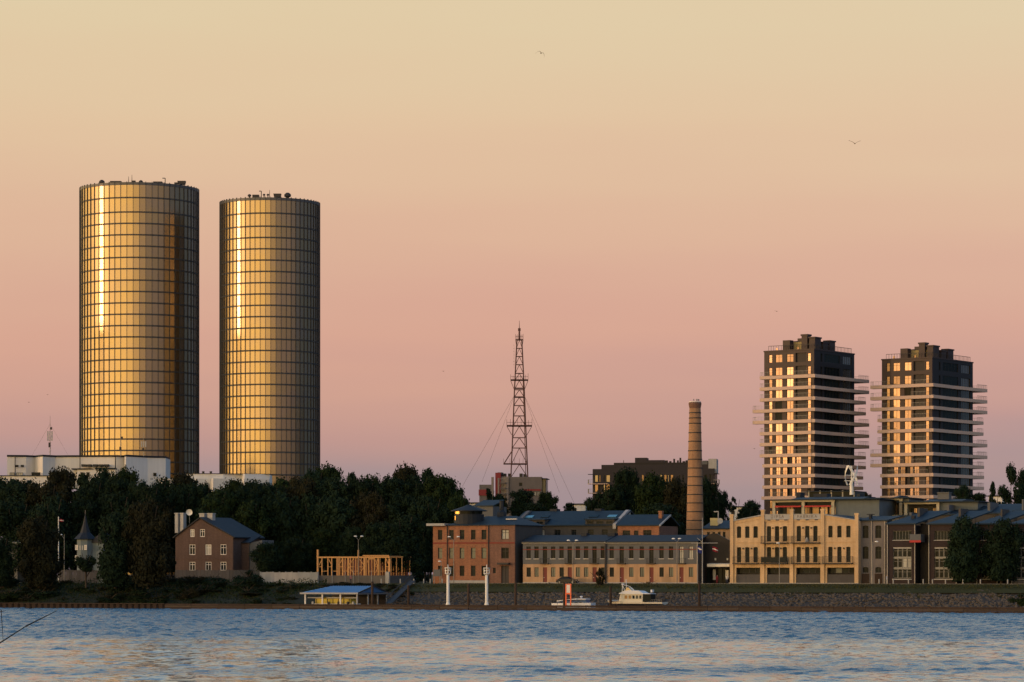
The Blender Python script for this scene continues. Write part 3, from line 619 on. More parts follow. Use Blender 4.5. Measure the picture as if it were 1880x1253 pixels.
def latt():
    m = 803 / F; t_ = thing('lattice_mast', 'tall guyed lattice radio mast on the grey building', 'radio mast', at(953.5, 803, zb))
    zz = lambda y: H + (YH - y) * m - zb
    prof = [(877, 15.5), (853, 14.6), (823, 13.2), (804, 12.5), (783, 11.6), (764, 10.8), (745, 10.2), (730, 9.4), (716, 9.0), (699, 8.0), (686, 7.5), (670, 6.7), (655, 6), (640, 5.2), (625, 4.4)]
    P = [[Vector((sx_ * w_ * m, sy_ * w_ * m * .9, zz(y))) for sx_, sy_ in ((-1, -1), (1, -1), (1, 1), (-1, 1))] for y, w_ in prof]
    for k in range(4):
        mb = MB()
        for a, b in zip(P, P[1:]): mb.rod(a[k], b[k], .17, n=6)
        obj('leg', mb, mast_red, t_)
    for i, (a, b) in enumerate(zip(P, P[1:])):
        mb = MB()
        for k in range(4):
            j = (k + 1) % 4; mid = (b[k] + b[j]) / 2; mb.rod(b[k], b[j], .09, n=4); mb.rod(a[k], mid, .065, n=4); mb.rod(a[j], mid, .065, n=4)
        obj('bracing', mb, mast_red, t_)
    for y, w_, h in ((853, 29, 2.2), (783, 23, 2), (699, 16, 1.8), (714, 10, .6), (730, 10, .7), (625, 7, 1.6)):
        mb = MB(); z_ = zz(y); r = w_ * m; cx_ = -1.4 if w_ == 29 else 0
        if w_ == 29: mb.box(-r, 13 * m, -2, 2, z_, z_ + .25); [mb.rod((x, -2, z_), (x, -2, z_ + 1.5), .05, n=4) for x in (-r, -r * .6, -r * .3, 0, 1, 1.9)]; mb.rod((-r, 0, z_), (-12 * m, 0, zz(826)), .15)
        else:
            mb.box(-r, r, -r * .8, r * .8, z_, z_ + .22)
            if h > 1:
                for i in range(8): x = -r + 2 * r * i / 7; mb.rod((x, -r * .8, z_), (x, -r * .8, z_ + h * random.uniform(.5, 1)), .06, n=4)
                mb.rod((-r, -r * .8, z_ + .9), (r, -r * .8, z_ + .9), .06, n=4).rod((-r, 0, z_), (-w_ * .6 * m, 0, z_ - 2.4), .07).rod((r, 0, z_), (w_ * .6 * m, 0, z_ - 2.4), .07)
        obj('platform', mb, mast_red, t_)
    obj('top_antenna', MB().rod((0, 0, zz(625)), (0, 0, zz(604)), .28, .22).rod((0, 0, zz(604)), (0, 0, zz(589)), .10, .04).box(-.35, .35, -.2, .2, zz(608), zz(603)), mast_red, t_)
    dp = MB(); [dp.rod((-.2, 0, zz(y)), (.1, 0, zz(y)), .05, n=4) for y in range(634, 676, 6)]; dp.rod((0, 0, zz(634)), (0, 0, zz(676)), .02)
    obj('wire_antenna', dp, metal_gr, t_, (-9.7 * m, 0, 0))
    for x, y in ((849, 893), (885, 885), (1027, 905), (1055, 926)):
        sg = -1 if x < 950 else 1; yt = 725 if sg < 0 else 725
        obj('guy_wire', MB().rod((sg * 8.5 * m, 0, zz(yt)), ((x - 953.5) * m, 0, zz(y)), .035, n=4), metal_dk, t_)
    obj('ladder', MB().rod((12 * m, .2, zz(877)), (7 * m, .2, zz(700)), .1), mast_red, t_)
latt()
# ------------------------------------------------------------------ brick chimney
D = 640; m = D / F; base = at(1276, D); t_ = thing('brick_chimney', 'tall round brick factory chimney with dark iron hoops', 'chimney', base)
z = lambda y: H + (YH - y) * m - GZ
r = lambda y: (10.3 + (y - 745) / (982 - 745) * 6.0) * m
obj('shaft', MB().lathe([(r(1070), 0)] + [(r(y), z(y)) for y in (1030, 982, 940, 900, 860, 820, 780, 752)] + [(r(750), z(750))], 32), brick_ch, t_, smooth=False)
obj('cap', MB().lathe([(r(750), z(750)), (11.8 * m, z(743)), (11.8 * m, z(740)), (10.8 * m, z(739))], 32), brick_rd, t_)
obj('rim', MB().lathe([(10.9 * m, z(739)), (10.9 * m, z(737.6)), (10.2 * m, z(737.6))], 32), concrete_white, t_)
for y in (758.5, 768, 778, 795, 811, 828, 844, 860, 876, 892, 908.5, 924, 940, 956, 973): obj('iron_hoop', MB().lathe([(r(y) + .01, z(y) - .11), (r(y) + .07, z(y) - .11), (r(y) + .07, z(y) + .11), (r(y) + .01, z(y) + .11)], 32), metal_dk, t_)
# ------------------------------------------------------------------ three storey brick house
s = Site(795, 945, t=42); t_ = s.thing('brick_office', 'three storey orange brick building with a glazed corner lantern', 'brick building')
X, Z = s.X, s.Z
rows = ((973, 991), (1006, 1026), (1039, 1058)); cols = ((804, 812), (824.5, 833), (844, 852.5), (864.5, 873), (884, 893))
hA = [(X(a), X(b), Z(d), Z(c)) for c, d in rows for a, b in cols]; hB = [(X(920), X(934), Z(d), Z(c)) for c, d in rows[:2]]; hD = [(X(920), X(934), 0, Z(1039.5))]; hS = [(X(905), X(910), Z(1053), Z(1043))]
obj('wall', wall(MB(), 0, X(897), 0, Z(965), 0, .5, hA), brick_or, t_); obj('wall', wall(MB(), X(897), s.w, 0, Z(965), .05, .5, hB + hD + hS), brick_rd, t_)
for q_ in ((s.w - .5, s.w, .55, 15), (0, .5, .5, 15), (.5, s.w - .5, 14.5, 15)): obj('side_wall', MB().box(*q_, 0, Z(965)), plaster_greydk, t_)  # shade of the side walls is put into a dark grey instead of brick
for i, h in enumerate(hA): window(t_, *h, .22, glass_gn if 5 <= i < 10 else glass_dk, nx=1, nz=2)
for h in hB: window(t_, *h, .28, glass_cur if h is hB[0] else glass_dk, nx=2, nz=2, bw=.12)
window(t_, *hS[0], .28, glass_dk)
obj('string_course', MB().box(-.02, X(897), -.08, 0, Z(998.5), Z(996)).box(X(897), s.w + .02, -.03, .05, Z(998.5), Z(996)), red_trim, t_); obj('cornice', MB().box(-.1, X(897) - .01, -.16, 0, Z(966), Z(964)).box(X(897), s.w + .1, -.12, .05, Z(966), Z(964)), brick_rd, t_)
obj('plinth', MB().box(X(826), X(896), -.12, 0, 0, Z(1066)), concrete, t_)
for p in (821.5, 897): obj('drain_pipe', MB().rod((X(p), -.14, 0), (X(p), -.14, Z(965)), .10), metal_dk, t_)
dr = obj('entrance_door', MB().box(X(920) + .02, X(934) - .02, .3, .36, 0, Z(1040)).box(X(926.8), X(927.4), .24, .3, 0, Z(1040)), metal_dk, t_); obj('door_canopy', MB().box(X(916), X(937), -1.1, .05, Z(1037), Z(1033.5)), metal_dk, t_)
mb = MB(); hip(mb, X(818), s.w + .3, -.4, 15.4, Z(964), Z(947), i=6, ir=3); obj('roof', mb, roof_blue, t_)
obj('skylight', MB().box(X(916), X(936), 3.6, 4.0, Z(954), Z(952.5)), frame_wt, t_)
po = MB().box(X(787), X(820), -1.2, 3.5, Z(965.5), Z(961)); obj('flat_canopy', po, concrete, t_)
# round glazed lantern
L0 = X(849); rl = (X(849) - X(821)) * .9; 
obj('lantern_drum', MB().lathe([(rl, Z(964)), (rl, Z(944))], 20, L0, rl + .3), roof_dark, t_)
n = 20; 
for k in range(n):
    a = R(180) + math.pi * (k + .5) / n * 1.0; q = MB(); w2 = rl * math.tan(math.pi / 2 / n) * .9; q.box(-w2, w2, -.03, .03, 0, Z(938.5) - Z(943.5))
    o = obj('lantern_pane', q, glint_glass if 4 <= k <= 7 else glass_dk, t_, (L0 + math.cos(a) * (rl - .1), rl + .3 + math.sin(a) * (rl - .1), Z(943.5)), a + math.pi / 2)
for k in (4, 5):  # lower panes on the drum: painted sun reflection
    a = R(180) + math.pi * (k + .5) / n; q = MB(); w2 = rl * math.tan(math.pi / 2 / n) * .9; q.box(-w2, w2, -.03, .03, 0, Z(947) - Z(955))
    obj('lantern_pane', q, glint_glass, t_, (L0 + math.cos(a) * (rl + .03), rl + .3 + math.sin(a) * (rl + .03), Z(955)), a + math.pi / 2)
obj('lantern_core', MB().lathe([(rl - .5, Z(944)), (rl - .5, Z(938))], 20, L0, rl + .3), panel_black, t_)
obj('lantern_roof', MB().lathe([(rl + .7, Z(938.4)), (rl + .7, Z(937)), (rl * .45, Z(930)), (.3, Z(926))], 20, L0, rl + .3), roof_dark, t_)
obj('roof_spire', MB().lathe([(1.1, Z(948)), (.95, Z(940)), (.5, Z(936)), (.48, Z(919)), (.6, Z(918))], 8, X(893), 8), roof_dark, t_)
# notice board by the corner
p = bank(802, 40); tb = thing('notice_board', 'grey notice board on posts beside the orange brick building', 'sign', p, -PH); obj('board', MB().box(-.75, .75, -.05, .05, 1.5, 2.9), plaster_grey, tb)
for x in (-.6, .6): obj('post', MB().rod((x, .1, 0), (x, .1, 2.8), .05), metal_gr, tb)
# ------------------------------------------------------------------ long grey warehouse behind
s = Site(945, 1134, t=62); t_ = s.thing('grey_warehouse', 'long grey brick warehouse with blue metal roof and skylights', 'building'); X, Z = s.X, s.Z
hs = [(X(a), X(b), Z(984.5), Z(973)) for a, b in ((956, 968), (988, 1000), (1018, 1029), (1049, 1058), (1079, 1090), (1105, 1116))]
obj('wall', wall(MB(), 0, s.w, 0, Z(966), 0, .5, hs), plaster_greydk, t_); obj('core', MB().box(.2, s.w - .2, .6, 16, 0, Z(966)), panel_black, t_)
for i, h in enumerate(hs): window(t_, *h, .15, glass_cur if i < 2 else glass_dk, nx=2, nz=2, bw=.1)
obj('roof', slab_roof(slab_roof(MB(), -1, s.w, -.4, Z(966), 8, Z(939)), -1, s.w, 16.4, Z(966), 8.01, Z(939)), roof_blue, t_)
ym = lambda y: -.4 + (966 - y) / 27 * 8.4
def rbx(a, b, y0, y1, mat, nm, th=.12):
    za, zb = Z(y0) + .22, Z(y1) + .22; ya, yb = ym(y0), ym(y1); n_ = Vector((0, -(zb - za), (yb - ya))).normalized() * th
    mb = MB().add([(X(a), ya, za), (X(b), ya, za), (X(b), yb, zb), (X(a), yb, zb), (X(a), ya + n_.y, za + n_.z), (X(b), ya + n_.y, za + n_.z), (X(b), yb + n_.y, zb + n_.z), (X(a), yb + n_.y, zb + n_.z)], [(0, 3, 2, 1), (4, 5, 6, 7), (0, 1, 5, 4), (1, 2, 6, 5), (2, 3, 7, 6), (3, 0, 4, 7)])
    return obj(nm, mb, mat, t_)
sky_gl = glassmat('skylight_glass', (.12, .32, .42), rough=.2, metal=.3)
for a, b, g in ((949, 964, sky_gl), (979, 993, glass_dk), (1102, 1118, sky_gl), (1068, 1084, glass_dk)): o = rbx(a, b, 952, 948, g, 'skylight')
for a, b in ((948, 1000), (1075, 1128)):
    za = Z(964); obj('dormer', MB().poly_x([(-.1, za), (4.6, za), (4.6, Z(954.5)), (-.1, Z(955))], X(a), X(b)), plaster_greydk, t_); obj('dormer_roof', MB().poly_x([(-.5, Z(955)), (5.5, Z(953)), (5.5, Z(953) + .2), (-.5, Z(955) + .2)], X(a) - .2, X(b) + .2), roof_blue, t_)
    n_ = 3
    for i in range(n_):
        x0 = X(a) + (X(b) - X(a)) * (i + .15) / n_; window(t_, x0, x0 + (X(b) - X(a)) / n_ * .7, Z(962.5), Z(957), -.18, glass_dk, nx=2)
for p in (947, 1130): obj('gable_parapet', MB().poly_x([(-.7, Z(972)), (8, Z(972)), (8, Z(936)), (7, Z(936)), (-.7, Z(963))], X(p) - .35, X(p) + .35), concrete if p > 1000 else plaster_grey, t_)
for p, q in ((983, 996), (1066, 1078)): obj('roof_hatch', MB().box(X(p), X(q), 8, 10, Z(942), Z(933)), roof_dark, t_)
# brick gable wing to its right
s = Site(1134, 1210, t=60); t_ = s.thing('brick_wing', 'small orange brick wing with blue roof left of the chimney', 'brick building'); X, Z = s.X, s.Z
hs = [(X(1143), X(1157), Z(986), Z(974)), (X(1164), X(1172), Z(984), Z(974.5)), (X(1181), X(1196), Z(986), Z(973.5))]
obj('wall', wall(MB(), 0, s.w, 0, Z(966), 0, .5, hs), brick_or, t_); obj('core', MB().box(.2, s.w - .2, .5, 12, 0, Z(966)), brick_rd, t_)
for h in hs: window(t_, *h, .15, glass_dk, nx=3, nz=2)
obj('roof', slab_roof(slab_roof(MB(), -.3, s.w + .2, -.4, Z(966), 6, Z(946)), -.3, s.w + .2, 12.4, Z(966), 6.01, Z(946)), roof_blue, t_)
obj('chimney', MB().box(X(1198), X(1204), 3.6, 4.6, Z(962), Z(938)).box(X(1197.4), X(1204.6), 3.5, 4.7, Z(940), Z(938)), brick_or, t_); obj('verge', MB().poly_x([(-.6, Z(967)), (6, Z(947)), (6, Z(944.5)), (-.6, Z(964.5))], s.w + .2, s.w + .5), concrete, t_)
obj('skylight', MB().box(X(1140), X(1160), 5.2, 5.4, Z(949), Z(947.5)), frame_wt, t_)
# ------------------------------------------------------------------ long low terrace: grey above, peach below
def terrace(a, b, wins, doors, label, curt):
    s = Site(a, b, t=43); t_ = s.thing('terraced_house', label, 'building', 'long low terrace by the promenade'); X, Z = s.X, s.Z; W_ = s.w
    up = [(X(p - 4), X(p + 4), Z(1026), Z(1003.5)) for p in wins] + [(X(p - 4), X(p + 4), Z(1035), Z(1003.5)) for p in doors]
    lo = [(X(p - 4), X(p + 4), Z(1059.5), Z(1042)) for p in wins]; ld = [(X(p - 3.8), X(p + 3.8), .25, Z(1042)) for p in doors]
    obj('upper_wall', wall(MB(), 0, W_, Z(1036), Z(998), 0, .4, up), plaster_grey, t_)
    obj('lower_wall', wall(MB(), 0, W_, 0, Z(1036), .04, .4, lo + ld), plaster_peach, t_)
    obj('core', MB().box(.1, W_ - .1, .5, 12, 0, Z(999)), plaster_greydk, t_)
    obj('red_stripe', MB().box(0, W_, -.03, 0, Z(1009.8), Z(1008.3)), red_trim, t_)
    for i, h in enumerate(up): window(t_, *h, .12, glass_cur if i in curt else glass_dk, nx=2, nz=2, sill=frame_wt if i < len(wins) else None)
    for i, h in enumerate(lo): window(t_, *h, .18, glass_gn if i % 3 else glass_dk, nx=2, sill=None)
    for h in ld:
        d_ = obj('door', MB().box(h[0], h[1], .2, .3, .25, h[3]), red_door, t_); obj('handle', MB().box(h[0] + .1, h[0] + .25, .14, .2, 1.2, 1.3), frame_wt, d_)
        obj('door_step', MB().box(h[0] - .7, h[1] + .7, -1.0, .04, 0, .25), concrete, t_)
    for p in doors:
        x = X(p); fl_ = obj('balcony', MB().box(x - .9, x + .9, -.6, 0, Z(1036), Z(1034.5)), metal_dk, t_); railing('railing', fl_, [(x - .88, -.02, Z(1034.5)), (x - .88, -.58, Z(1034.5)), (x + .88, -.58, Z(1034.5)), (x + .88, -.02, Z(1034.5))], 1, metal_dk, .2, r=.015)
    obj('eaves', MB().box(-.1, W_ + .1, -.35, .1, Z(998), Z(996)), metal_gr, t_)
    obj('roof', slab_roof(slab_roof(MB(), -.2, W_ + .2, -.45, Z(996.5), 6, Z(984)), -.2, W_ + .2, 12.5, Z(996.5), 6.01, Z(984)), roof_dark, t_)
    obj('plinth', MB().box(0, W_, -.04, .04, 0, .3), concrete, t_)
    return s, t_
wA = [970.5, 985, 1015.5, 1031, 1061, 1076, 1107]; dA = [1000.5, 1046, 1091.5]
s, t_ = terrace(960, 1111, wA, dA, 'left half of the terrace, grey upper and peach lower storey', ())
for p, q in ((1050, 1060), (1099, 1112)): obj('roof_hatch', MB().box(s.X(p), s.X(q), 5, 7, s.Z(986), s.Z(979)), roof_dark, t_)
wB = [1123, 1159, 1178.5, 1214.5, 1232, 1268.5]; dB = [1141.5, 1196, 1251]
s, t_ = terrace(1113, 1281, wB, dB, 'right half of the terrace, grey upper and peach lower storey', (5, 8))
obj('drain_pipe', MB().rod((-.1, -.2, 0), (-.1, -.2, s.Z(998)), .22), metal_dk, t_); obj('drain_pipe', MB().rod((s.w, -.2, 0), (s.w, -.2, s.Z(998)), .12), metal_gr, t_)
obj('roof_ridge_wall', MB().poly_x([(-.5, s.Z(997)), (6, s.Z(984)), (6, s.Z(982)), (-.5, s.Z(995))], -.25, -.02), metal_gr, t_)
# ------------------------------------------------------------------ dark gabled restaurant between terrace and yellow factory
s = Site(1284, 1342, t=47); t_ = s.thing('dark_restaurant', 'black gabled restaurant with a white awning right of the flagpole', 'building'); X, Z = s.X, s.Z
obj('wall', MB().poly_y([(0, Z(1040)), (s.w, Z(1040)), (s.w, Z(994)), (X(1316), Z(980)), (X(1306), Z(980)), (0, Z(994))], 0, .4), panel_black, t_)
obj('wall', wall(MB(), 0, s.w, 0, Z(1040), 0, .4, [(X(1295), X(1340), .1, Z(1043))]), panel_black, t_)
obj('back_room', MB().box(.2, s.w - .2, 2.5, 10, 0, Z(996)), panel_black, t_)
obj('awning', MB().poly_x([(-1.6, Z(1041)), (-.0, Z(1036)), (-.0, Z(1034.5)), (-1.6, Z(1036))], X(1303), s.w + .2), M('awning_cream', (.72, .70, .60), var=.04), t_)
obj('display_panel', MB().box(X(1308), X(1313), .3, .4, .8, Z(1046)), concrete, t_); obj('display_panel', MB().box(X(1331), X(1336.5), .3, .4, 1.2, Z(1047)), frame_wt, t_)
for p in (1296, 1318, 1326): obj('glass_panel', MB().box(X(p), X(p + 6), .45, .5, .1, Z(1044)), glass_dk, t_)
for p in (1312, 1334): obj('roof_window', MB().box(X(p), X(p + 3), -.05, 0, Z(1029), Z(1025)), glass_cur, t_)
s = Site(1290, 1340, t=72); t_ = s.thing('blue_roof_house', 'peach house with blue roof right of the chimney foot', 'building'); X, Z = s.X, s.Z
hs = [(X(a), X(a + 5), Z(990), Z(977)) for a in (1298, 1308, 1318, 1327)]
obj('wall', wall(MB(), 0, s.w, 0, Z(972), 0, .4, hs), plaster_peach, t_); obj('core', MB().box(.1, s.w - .1, .5, 9, 0, Z(973)), panel_black, t_)
for h in hs: window(t_, *h, .1, glass_dk, nx=1)
obj('roof', slab_roof(MB(), -.2, s.w + .2, -.4, Z(972), 7, Z(957)), roof_blue, t_); obj('chimney', MB().box(X(1298), X(1312), 2, 3.4, Z(965), Z(951)), M('chimney_render', (.42, .38, .20)), t_); obj('vent_pipe', MB().rod((X(1313), 2, Z(964)), (X(1313), 2, Z(939)), .12).rod((X(1313), 2, Z(939.5)), (X(1305), 2, Z(939.5)), .12), concrete, t_)
obj('satellite_dish', MB().lathe([(.1, 0), (.6, .15), (.62, .2)], 12).mesh('satellite_dish'), concrete, t_, (X(1317), 2, Z(957))).rotation_euler = (R(80), 0, 0)
# ------------------------------------------------------------------ yellow brick factory
s = Site(1341, 1577, t=44); t_ = s.thing('yellow_factory', 'yellow brick former factory with arched windows and balconies', 'factory building'); X, Z = s.X, s.Z; W_ = s.w
bays = [(1347.5, 1397), (1404, 1451), (1457.5, 1507.5), (1514.5, 1570)]
colsY = [(1356.7, 1372, 1387.2), (1411.8, 1426.5, 1441), (1466.5, 1482, 1497), (1524.5, 1541, 1557.5)]
up, lo, gd = [], [], []
for i, cs in enumerate(colsY):
    for p in cs:
        up.append((X(p - 4), X(p + 4), Z(987.5 if i in (0, 3) else 994.5), Z(966))); lo.append((X(p - 4), X(p + 4), Z(1033), Z(1004.5)))
    gd.append((X(bays[i][0] + 4), X(bays[i][1] - 1.5), .1, Z(1042.5)))
top = lambda px: 955 - (px - 1347) / (1397 - 1347) * 9.5 if px < 1400 else 945.5 + (px - 1514) / 56 * 9.5 if px > 1510 else 945
obj('wall', wall(MB(), 0, W_, 0, Z(1036), 0, .6, gd), brick_yl, t_)
obj('wall', wall(MB(), 0, W_, Z(1036), Z(958), 0, .6, up + lo, arch=.35), brick_yl, t_)
obj('gable_wall', MB().poly_y([(0, Z(958)), (X(1401), Z(958)), (X(1401), Z(946.5)), (0, Z(957))], 0, .5).poly_y([(X(1510), Z(958)), (W_, Z(958)), (W_, Z(957)), (X(1510), Z(946.5))], 0, .5).box(X(1401), X(1510), 0, .5, Z(958), Z(954)), brick_yl, t_)
obj('side_wall', MB().box(W_ - .5, W_, .62, 16, 0, Z(958)), brick_yl, t_); obj('side_wall', MB().box(0, .5, .62, 16, 0, Z(958)), brick_yl, t_); obj('core', MB().box(.6, W_ - .6, 1.6, 15.5, 0, Z(959)), panel_black, t_)
for nm, rw in (('u', up), ('l', lo)):
    for h in rw: window(t_, *h, .3, glass_dk, frame=metal_dk, nx=1, nz=2, bw=.09)
for (a, b) in bays:
    for sg, y in ((0, 953.5),): pass
for p, q in ((1341, 1347), (1398, 1404), (1451, 1457), (1507.5, 1514), (1570, 1576.5)):
    yt = 943.5 if p in (1341, 1570) else 935.5
    obj('pilaster', MB().box(X(p), X(q), -.3, 0, 0, Z(yt + 3)).box(X(p) - .08, X(q) + .08, -.38, .4, Z(yt + 3), Z(yt)).box(X(p), X(q), .0, .35, Z(958), Z(yt + 3)), brick_yl, t_)
for sgn, a, b, ya, yb in ((0, 1347.2, 1397.8, 956.5, 946.8), (1, 1514.2, 1569.8, 946.8, 956.5)):
    obj('sloped_coping', MB().poly_y([(X(a), Z(ya)), (X(b), Z(yb)), (X(b), Z(yb - 1.8)), (X(a), Z(ya - 1.8))], -.25, .55), concrete, t_)
    obj('sloped_cornice', MB().poly_y([(X(a), Z(ya + 5)), (X(b), Z(yb + 5)), (X(b), Z(yb + 3.8)), (X(a), Z(ya + 3.8))], -.14, 0), brick_yl, t_)
for a, b in ((1347.2, 1397.8), (1404.2, 1450.8), (1457.2, 1507.3), (1514.2, 1569.8)):
    obj('string_course', MB().box(X(a), X(b), -.12, 0, Z(996.4), Z(995)), brick_yl, t_)
    obj('lintel_course', MB().box(X(a), X(b), -.1, 0, Z(1036.8), Z(1035.2)), brick_yl, t_)
for a, b, word in ((1404.2, 1450.8, 'ĢIPŠA'), (1457.2, 1507.3, 'FABRIKA')):
    sp = obj('sign_panel', MB().box(X(a), X(b), -.16, .0, Z(954), Z(944.8)), concrete, t_); obj('sign_coping', MB().box(X(a) - .02, X(b) + .02, -.26, .3, Z(944.8), Z(944)), concrete, t_)
    fc = bpy.data.curves.new('lettering', 'FONT'); fc.body = word; fc.size = .78; fc.align_x = 'CENTER'; fc.align_y = 'CENTER'; fc.extrude = .015; fc.space_character = 1.45
    fc.materials.append(M('faded_lettering', (.17, .13, .10)))
    tmp = bpy.data.objects.new('lettering_curve', fc); COL.objects.link(tmp); bpy.context.view_layer.update()
    lm = bpy.data.meshes.new_from_object(tmp.evaluated_get(bpy.context.evaluated_depsgraph_get())); bpy.data.objects.remove(tmp)
    fo = bpy.data.objects.new('lettering', lm); COL.objects.link(fo); fo.parent = sp; fo.location = ((X(a) + X(b)) / 2, -.18, Z(949)); fo.rotation_euler[0] = R(90)
    obj('cornice', MB().box(X(a), X(b), -.2, 0, Z(957.5), Z(956)), brick_yl, t_)
    for i in range(3): x = X(a) + (X(b) - X(a)) * (i + .5) / 3; obj('bracket', MB().box(x - .3, x + .3, -.2, -.0, Z(955.9), Z(954.1)), metal_dk, t_)
for i, (a, b) in enumerate(((1348, 1394), (1399.5, 1448), (1455, 1506), (1512, 1567))):
    for yb in ((1034,) if i in (0, 3) else (1034, 996.5)):
        z_ = Z(yb); sb = obj('balcony', MB().box(X(a), X(b), -1.2, -.01, z_ - .18, z_), metal_dk, t_)
        rl_ = railing('railing', sb, [(X(a) + .04, -.1, z_), (X(a) + .04, -1.16, z_), (X(b) - .04, -1.16, z_), (X(b) - .04, -.1, z_)], 1.25, metal_dk, .22, r=.018)
        if i == 1 and yb == 1034: obj('screen', MB().box(X(a) + .1, X(b) - .1, -1.13, -1.11, z_ + .1, z_ + 1.15), glass_dk, sb)
        if i == 2 and yb == 996.5:
            um = MB().lathe([(.05, .3), (.5, .5), (.3, 1.3), (.05, 1.6)], 8); pf = obj('folded_parasol', um, concrete, None, tuple(s.o + Vector((math.cos(PH) * X(1483), -math.sin(PH) * X(1483), 0)) + Vector((-math.sin(PH) * .6, -math.cos(PH) * .6, z_ - .25)))); pf.scale = (.8, .8, .8); tag(pf, 'grey folded parasol on the upper balcony of the yellow factory', 'parasol')
for i, (a, b, c_, d_) in enumerate(gd):
    for j in range(4):
        x0 = a + (b - a) * j / 4; x1 = a + (b - a) * (j + 1) / 4
        window(t_, x0 + .02, x1 - .02, Z(1053), Z(1043), 1.1, glass_gn if (i, j) == (3, 1) else glass_dk, nx=1)
    fp = obj('fence_panel', MB().box(a - .15, b + .1, .15, .22, .1, Z(1055)), wood_grey, t_); 
for i, cs in enumerate(colsY):
    for y_ in ((1007.5,) if i in (0, 3) else (1007.5, 970)):
        for q in (0, 1): xm = (cs[q] + cs[q + 1]) / 2; obj('wall_lamp', MB().box(X(xm) - .14, X(xm) + .14, -.2, 0, Z(y_) - .12, Z(y_) + .18), metal_dk, t_)
for p in (1403.6, 1507): obj('drain_pipe', MB().rod((X(p) + .1, -.15, Z(1036)), (X(p) + .1, -.15, Z(957)), .1), metal_dk, t_)
obj('roof', MB().poly_y([(0, Z(957.5)), (X(1400), Z(947.5)), (X(1512), Z(947.5)), (W_, Z(957.5)), (W_, Z(954.5)), (X(1512), Z(944.5)), (X(1400), Z(944.5)), (0, Z(954.5))], .56, 16), roof_blue, t_)
obj('front_steps', MB().box(-.1, W_ + .1, -.9, -.4, 0, .22), concrete, t_)
# its right side facade, with the shade put into a grey brick colour
s = Site(1577.5, 1628, t=45.5); t_ = s.thing('grey_annex', 'narrow grey annex with arched windows right of the yellow factory', 'building'); X, Z = s.X, s.Z
hs = [(X(a), X(b), Z(d), Z(c)) for a, b in ((1583.5, 1594.5), (1607, 1618)) for c, d in ((965, 988.5), (1003.5, 1026.5), (1041.5, 1052))]
hd = [(X(a), X(b), .05, Z(1053.5)) for a, b in ((1582, 1596), (1606, 1620))]
obj('wall', wall(MB(), 0, s.w, 0, Z(957), 0, .5, hs, arch=.35), grey_lt2 := M('grey_brick', (.16, .15, .15), streak=.1, fine=.06), t_); obj('core', MB().box(.2, s.w - .2, .6, 12, 0, Z(958)), panel_black, t_)
for h in hs: window(t_, *h, .25, glass_dk, nx=2, nz=2)
for h in hd: obj('door', MB().box(h[0], h[1], -.06, -.01, .05, h[3]), wood_old, t_)
obj('roof', slab_roof(MB(), -.2, s.w + .3, -.4, Z(957), 10, Z(948)), roof_blue, t_); obj('drain_pipe', MB().rod((X(1600.5), -.1, 0), (X(1600.5), -.1, Z(957)), .1).rod((X(1625), -.1, 0), (X(1625), -.1, Z(957)), .1), metal_gr, t_)
obj('roof_vent', MB().box(X(1590), X(1594), 2, 3, Z(957), Z(945)).box(X(1586), X(1598), 2, 3, Z(945), Z(943.5)), roof_dark, t_)
